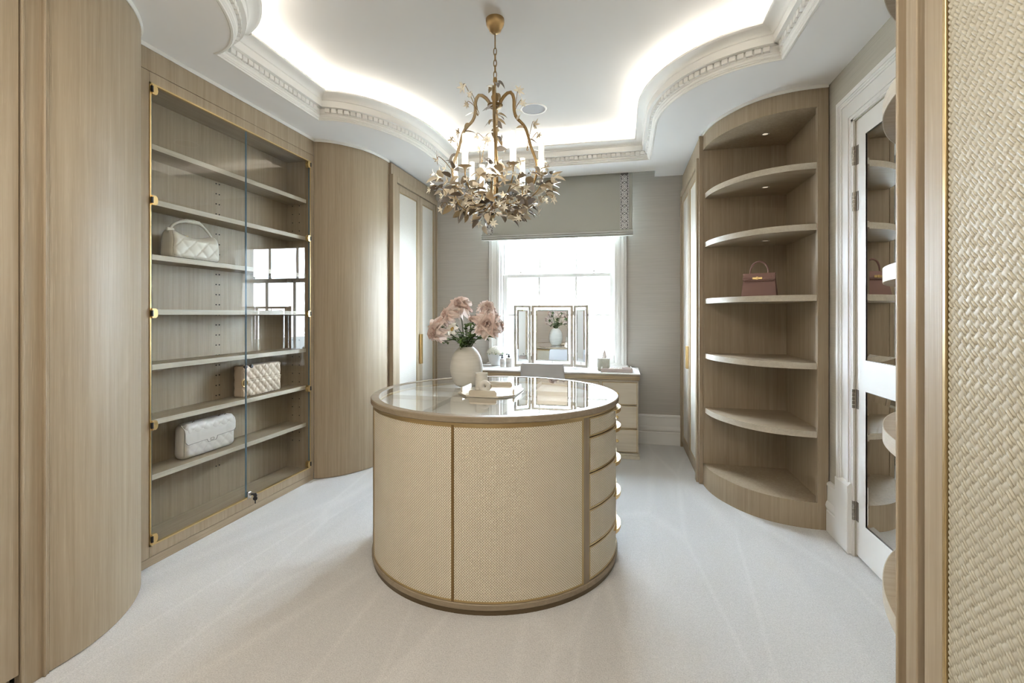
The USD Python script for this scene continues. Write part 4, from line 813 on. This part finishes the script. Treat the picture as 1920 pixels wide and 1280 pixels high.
# ================================================================== CHANDELIER
CC = np.array([-.665, 2.470])
chd = thing('chandelier', 'gilded leaf-and-flower chandelier with white candle tubes, hung in the coffer', 'chandelier', loc=(CC[0], CC[1], 0))
lz = lambda v, Z=2.555: EYE + (590 - v) / FPX * Z
obj('ceiling_rose', lathe([(0, 2.772), (.012, 2.772), (.030, 2.784), (.036, 2.800), (.047, 2.818), (.050, 2.838), (.049, 2.850), (0, 2.850)], 36), gold_dull, chd, smooth=40)
obj('rod', tube([(0, 0, 2.775), (0, 0, 2.692)], .0035, 10), gold_dull, chd)
for k in range(5):
    z = 2.676 - k * .031; e = [(math.cos(q) * .0085, 0, math.sin(q) * .020) for q in np.linspace(0, 2 * PI, 22)]
    obj('chain_link', move(tube(e, .0024, 6), (0, 0, z), (k % 2) * PI / 2), gold_dull, chd, smooth=True)
obj('hub', lathe([(0, 2.345), (.006, 2.35), (.010, 2.365), (.036, 2.378), (.042, 2.388), (.014, 2.398), (.010, 2.404), (.019, 2.418), (.022, 2.432), (.016, 2.446), (.006, 2.455), (.006, 2.505), (.012, 2.515), (.010, 2.535), (0, 2.54)], 28), gold_dull, chd, smooth=40)
obj('central_stem', tube([(0, 0, 2.36), (.004, 0, 2.2), (0, 0, 2.0), (0, 0, 1.84)], [.010, .008, .007, .010], 10), gold_dull, chd)
ra = random.Random(21); arms = []
for k in range(4):
    a = (3.30, -.12, 1.75, 4.9)[k]; pr2 = [(.03, 2.395), (.060, 2.436), (.088, 2.444), (.104, 2.420), (.107, 2.365), (.122, 2.305), (.160, 2.262), (.182, 2.210), (.200, 2.140), (.226, 2.065), (.222, 1.985), (.160, 1.895), (.07, 1.835)]
    p = smooth_path([(r * math.cos(a + .25 * (2.44 - z)), r * math.sin(a + .25 * (2.44 - z)), z) for r, z in pr2], 40); arms.append(p)
    obj('arm', tube(p, np.linspace(.0095, .0055, 40), 9), gold_dull if k % 2 else leaf_cols[0], chd, smooth=True)
cands = [(872, 251, 2.39), (962, 245, 2.36), (921, 267, 2.31), (1015, 268, 2.50), (885, 304, 2.72), (979.5, 297, 2.64), (904, 309, 2.79), (853, 294, 2.58)]
for (u, v, Z) in cands:
    p = at_Z(u, v, Z); p[:2] -= CC; top = p[2]; L = .163; r0 = .0155
    obj('candle_tube', lathe([(r0 - .003, top - L * .52), (r0, top - L * .52), (r0, top - .001), (r0 - .001, top), (r0 - .003, top - .001)], 20, p[0], p[1]), candle_sleeve, chd, smooth=40)
    obj('candle_glow', lathe([(0, top - L), (r0, top - L), (r0, top - L * .52), (0, top - L * .52)], 20, p[0], p[1]), candle_glow, chd, smooth=40)
    obj('drip_pan', lathe([(0, top - L - .020), (.006, top - L - .016), (.010, top - L - .008), (.030, top - L - .001), (.034, top - L + .001), (.030, top - L + .0015), (0, top - L - .0005)], 24, p[0], p[1]), leaf_cols[0], chd, smooth=40)
    rr = math.hypot(p[0], p[1]); a = math.atan2(p[1], p[0])
    obj('candle_stem', tube(smooth_path([(p[0], p[1], top - L - .018), (p[0] * .98, p[1] * .98, top - L - .06), (p[0] * .7, p[1] * .7, top - L - .13), (p[0] * .2, p[1] * .2, 1.86)], 16), .0035, 7), gold_dull, chd, smooth=True)
def add_leaf(p, d, up, L, w, bend, col): obj('leaf', leaf_mesh(p, d, up, L, w, bend, 6), leaf_cols[col], chd, smooth=True)
def add_flower(p, n, r, k=6):
    n = np.asarray(n, float); n /= np.linalg.norm(n); a, b, _ = basis(n)
    m_ = [leaf_mesh(p, (a * math.cos(q) + b * math.sin(q)) + n * ra.uniform(.15, 1.4), n, r * ra.uniform(.75, 1.15), r * .30, ra.uniform(-.1, .5), 4) for q in np.arange(k) * 2 * PI / k + ra.random()]
    m_.append(move(trimesh.creation.icosphere(1, r * .13), np.asarray(p) + n * r * .08)); obj('flower', cat_(m_), flower_cream if ra.random() < .75 else leaf_cols[1], chd, smooth=True)
NL = 0
for k in range(240):                                 # the basket of leaves
    a = ra.uniform(0, 2 * PI); q = ra.random() ** .75; r = .07 + .245 * q; z = 1.785 + .185 * q ** 1.6 + ra.uniform(-.035, .060)
    p = np.array([r * math.cos(a), r * math.sin(a), z]); b_ = a + ra.uniform(-1.3, 1.3)
    add_leaf(p, (math.cos(b_), math.sin(b_), ra.uniform(-.75, .60)), (ra.uniform(-.9, .9), ra.uniform(-.9, .9), 1), ra.uniform(.048, .076), ra.uniform(.030, .044), ra.uniform(-.1, .6), ra.choice((0, 0, 1, 1, 2, 2, 3)))
for p_ in arms:                                      # leaves climbing the arms
    for i in (9, 12, 15, 18, 21, 24, 27, 30, 33):
        if ra.random() < .85: 
            b_ = ra.uniform(0, 6.28); add_leaf(p_[i], (math.cos(b_), math.sin(b_), ra.uniform(-.7, .5)), (ra.uniform(-.7, .7), ra.uniform(-.7, .7), .8), ra.uniform(.05, .07), ra.uniform(.024, .034), .3, ra.choice((0, 0, 1, 3, 2)))
for q, z in ((.4, 2.52), (2.4, 2.50), (4.2, 2.475), (5.3, 2.505), (1.4, 2.46), (3.3, 2.37), (0.2, 2.34), (5.0, 2.30), (2.0, 2.27), (3.9, 2.24), (1.0, 2.22), (4.6, 2.36), (4.9, 2.26), (4.3, 2.31), (5.6, 2.22), (4.0, 2.20), (5.2, 2.38), (3.6, 2.30), (4.75, 2.18), (5.9, 2.33)):
    add_leaf((.012 * math.cos(q), .012 * math.sin(q), z), (math.cos(q), math.sin(q), ra.uniform(-.6, .3)), (0, 0, 1), .055, .030, .4, ra.choice((0, 2, 3)))
for k in range(85):                                  # star flowers in and around the basket
    a = ra.uniform(0, 2 * PI); q = ra.uniform(.25, 1); r = .10 + .24 * q; z = 1.79 + .19 * q ** 1.6 + ra.uniform(-.05, .10)
    add_flower((r * math.cos(a), r * math.sin(a), z), (math.cos(a), math.sin(a), ra.uniform(-.4, .8)), ra.uniform(.021, .033), ra.choice((5, 6)))
def sprig(u0, v0, u1, v1, Z0, Z1, fl):
    a = at_Z(u0, v0, Z0); b = at_Z(u1, v1, Z1); a[:2] -= CC; b[:2] -= CC; p = smooth_path([a, a * .45 + b * .55 + [0, 0, .03], b + [0, 0, .016], b], 14)
    obj('tendril', tube(p, .0016, 6), gold_dull, chd, smooth=True); add_flower(b, (b[0], b[1] - .1, -.1), fl, 7)
for s in ((893, 212, 869, 163, 2.45, 2.42, .034), (893, 205, 882, 178, 2.45, 2.40, .024), (893, 215, 877, 196, 2.45, 2.44, .024), (966, 212, 972, 170, 2.45, 2.42, .034), (968, 214, 978, 193, 2.45, 2.42, .026), (990, 275, 1000, 233, 2.50, 2.46, .032), (992, 280, 1008, 254, 2.50, 2.48, .024), (858, 285, 848, 262, 2.45, 2.42, .026), (856, 300, 860, 247, 2.45, 2.50, .024), (850, 330, 821, 300, 2.45, 2.42, .026), (835, 365, 807, 355, 2.40, 2.38, .026), (905, 300, 914, 262, 2.40, 2.36, .030), (900, 300, 900, 277, 2.55, 2.55, .026), (905, 270, 895, 255, 2.60, 2.60, .024), (1010, 330, 1022, 315, 2.45, 2.42, .028), (1015, 380, 1036, 373, 2.40, 2.38, .028), (935, 405, 925, 418, 2.30, 2.28, .028), (915, 340, 930, 322, 2.35, 2.33, .028), (880, 345, 899, 328, 2.35, 2.33, .028), (955, 365, 985, 352, 2.35, 2.33, .026), (840, 390, 828, 392, 2.36, 2.34, .026), (965, 400, 972, 408, 2.30, 2.28, .022)): sprig(*s)
crys = plain('crystal_drop', (.9, .9, .9), .02, transmission_weight=.9)
for k in range(10):
    a = k * .628; r = .035 + .02 * (k % 2); z = 2.20 - .05 * (k % 3); obj('crystal_drop', hull([(r * math.cos(a) + .006 * math.cos(q), r * math.sin(a) + .006 * math.sin(q), z) for q in np.arange(5) * 1.2566] + [(r * math.cos(a), r * math.sin(a), z + .016), (r * math.cos(a), r * math.sin(a), z - .014)]), crys, chd, smooth=False)
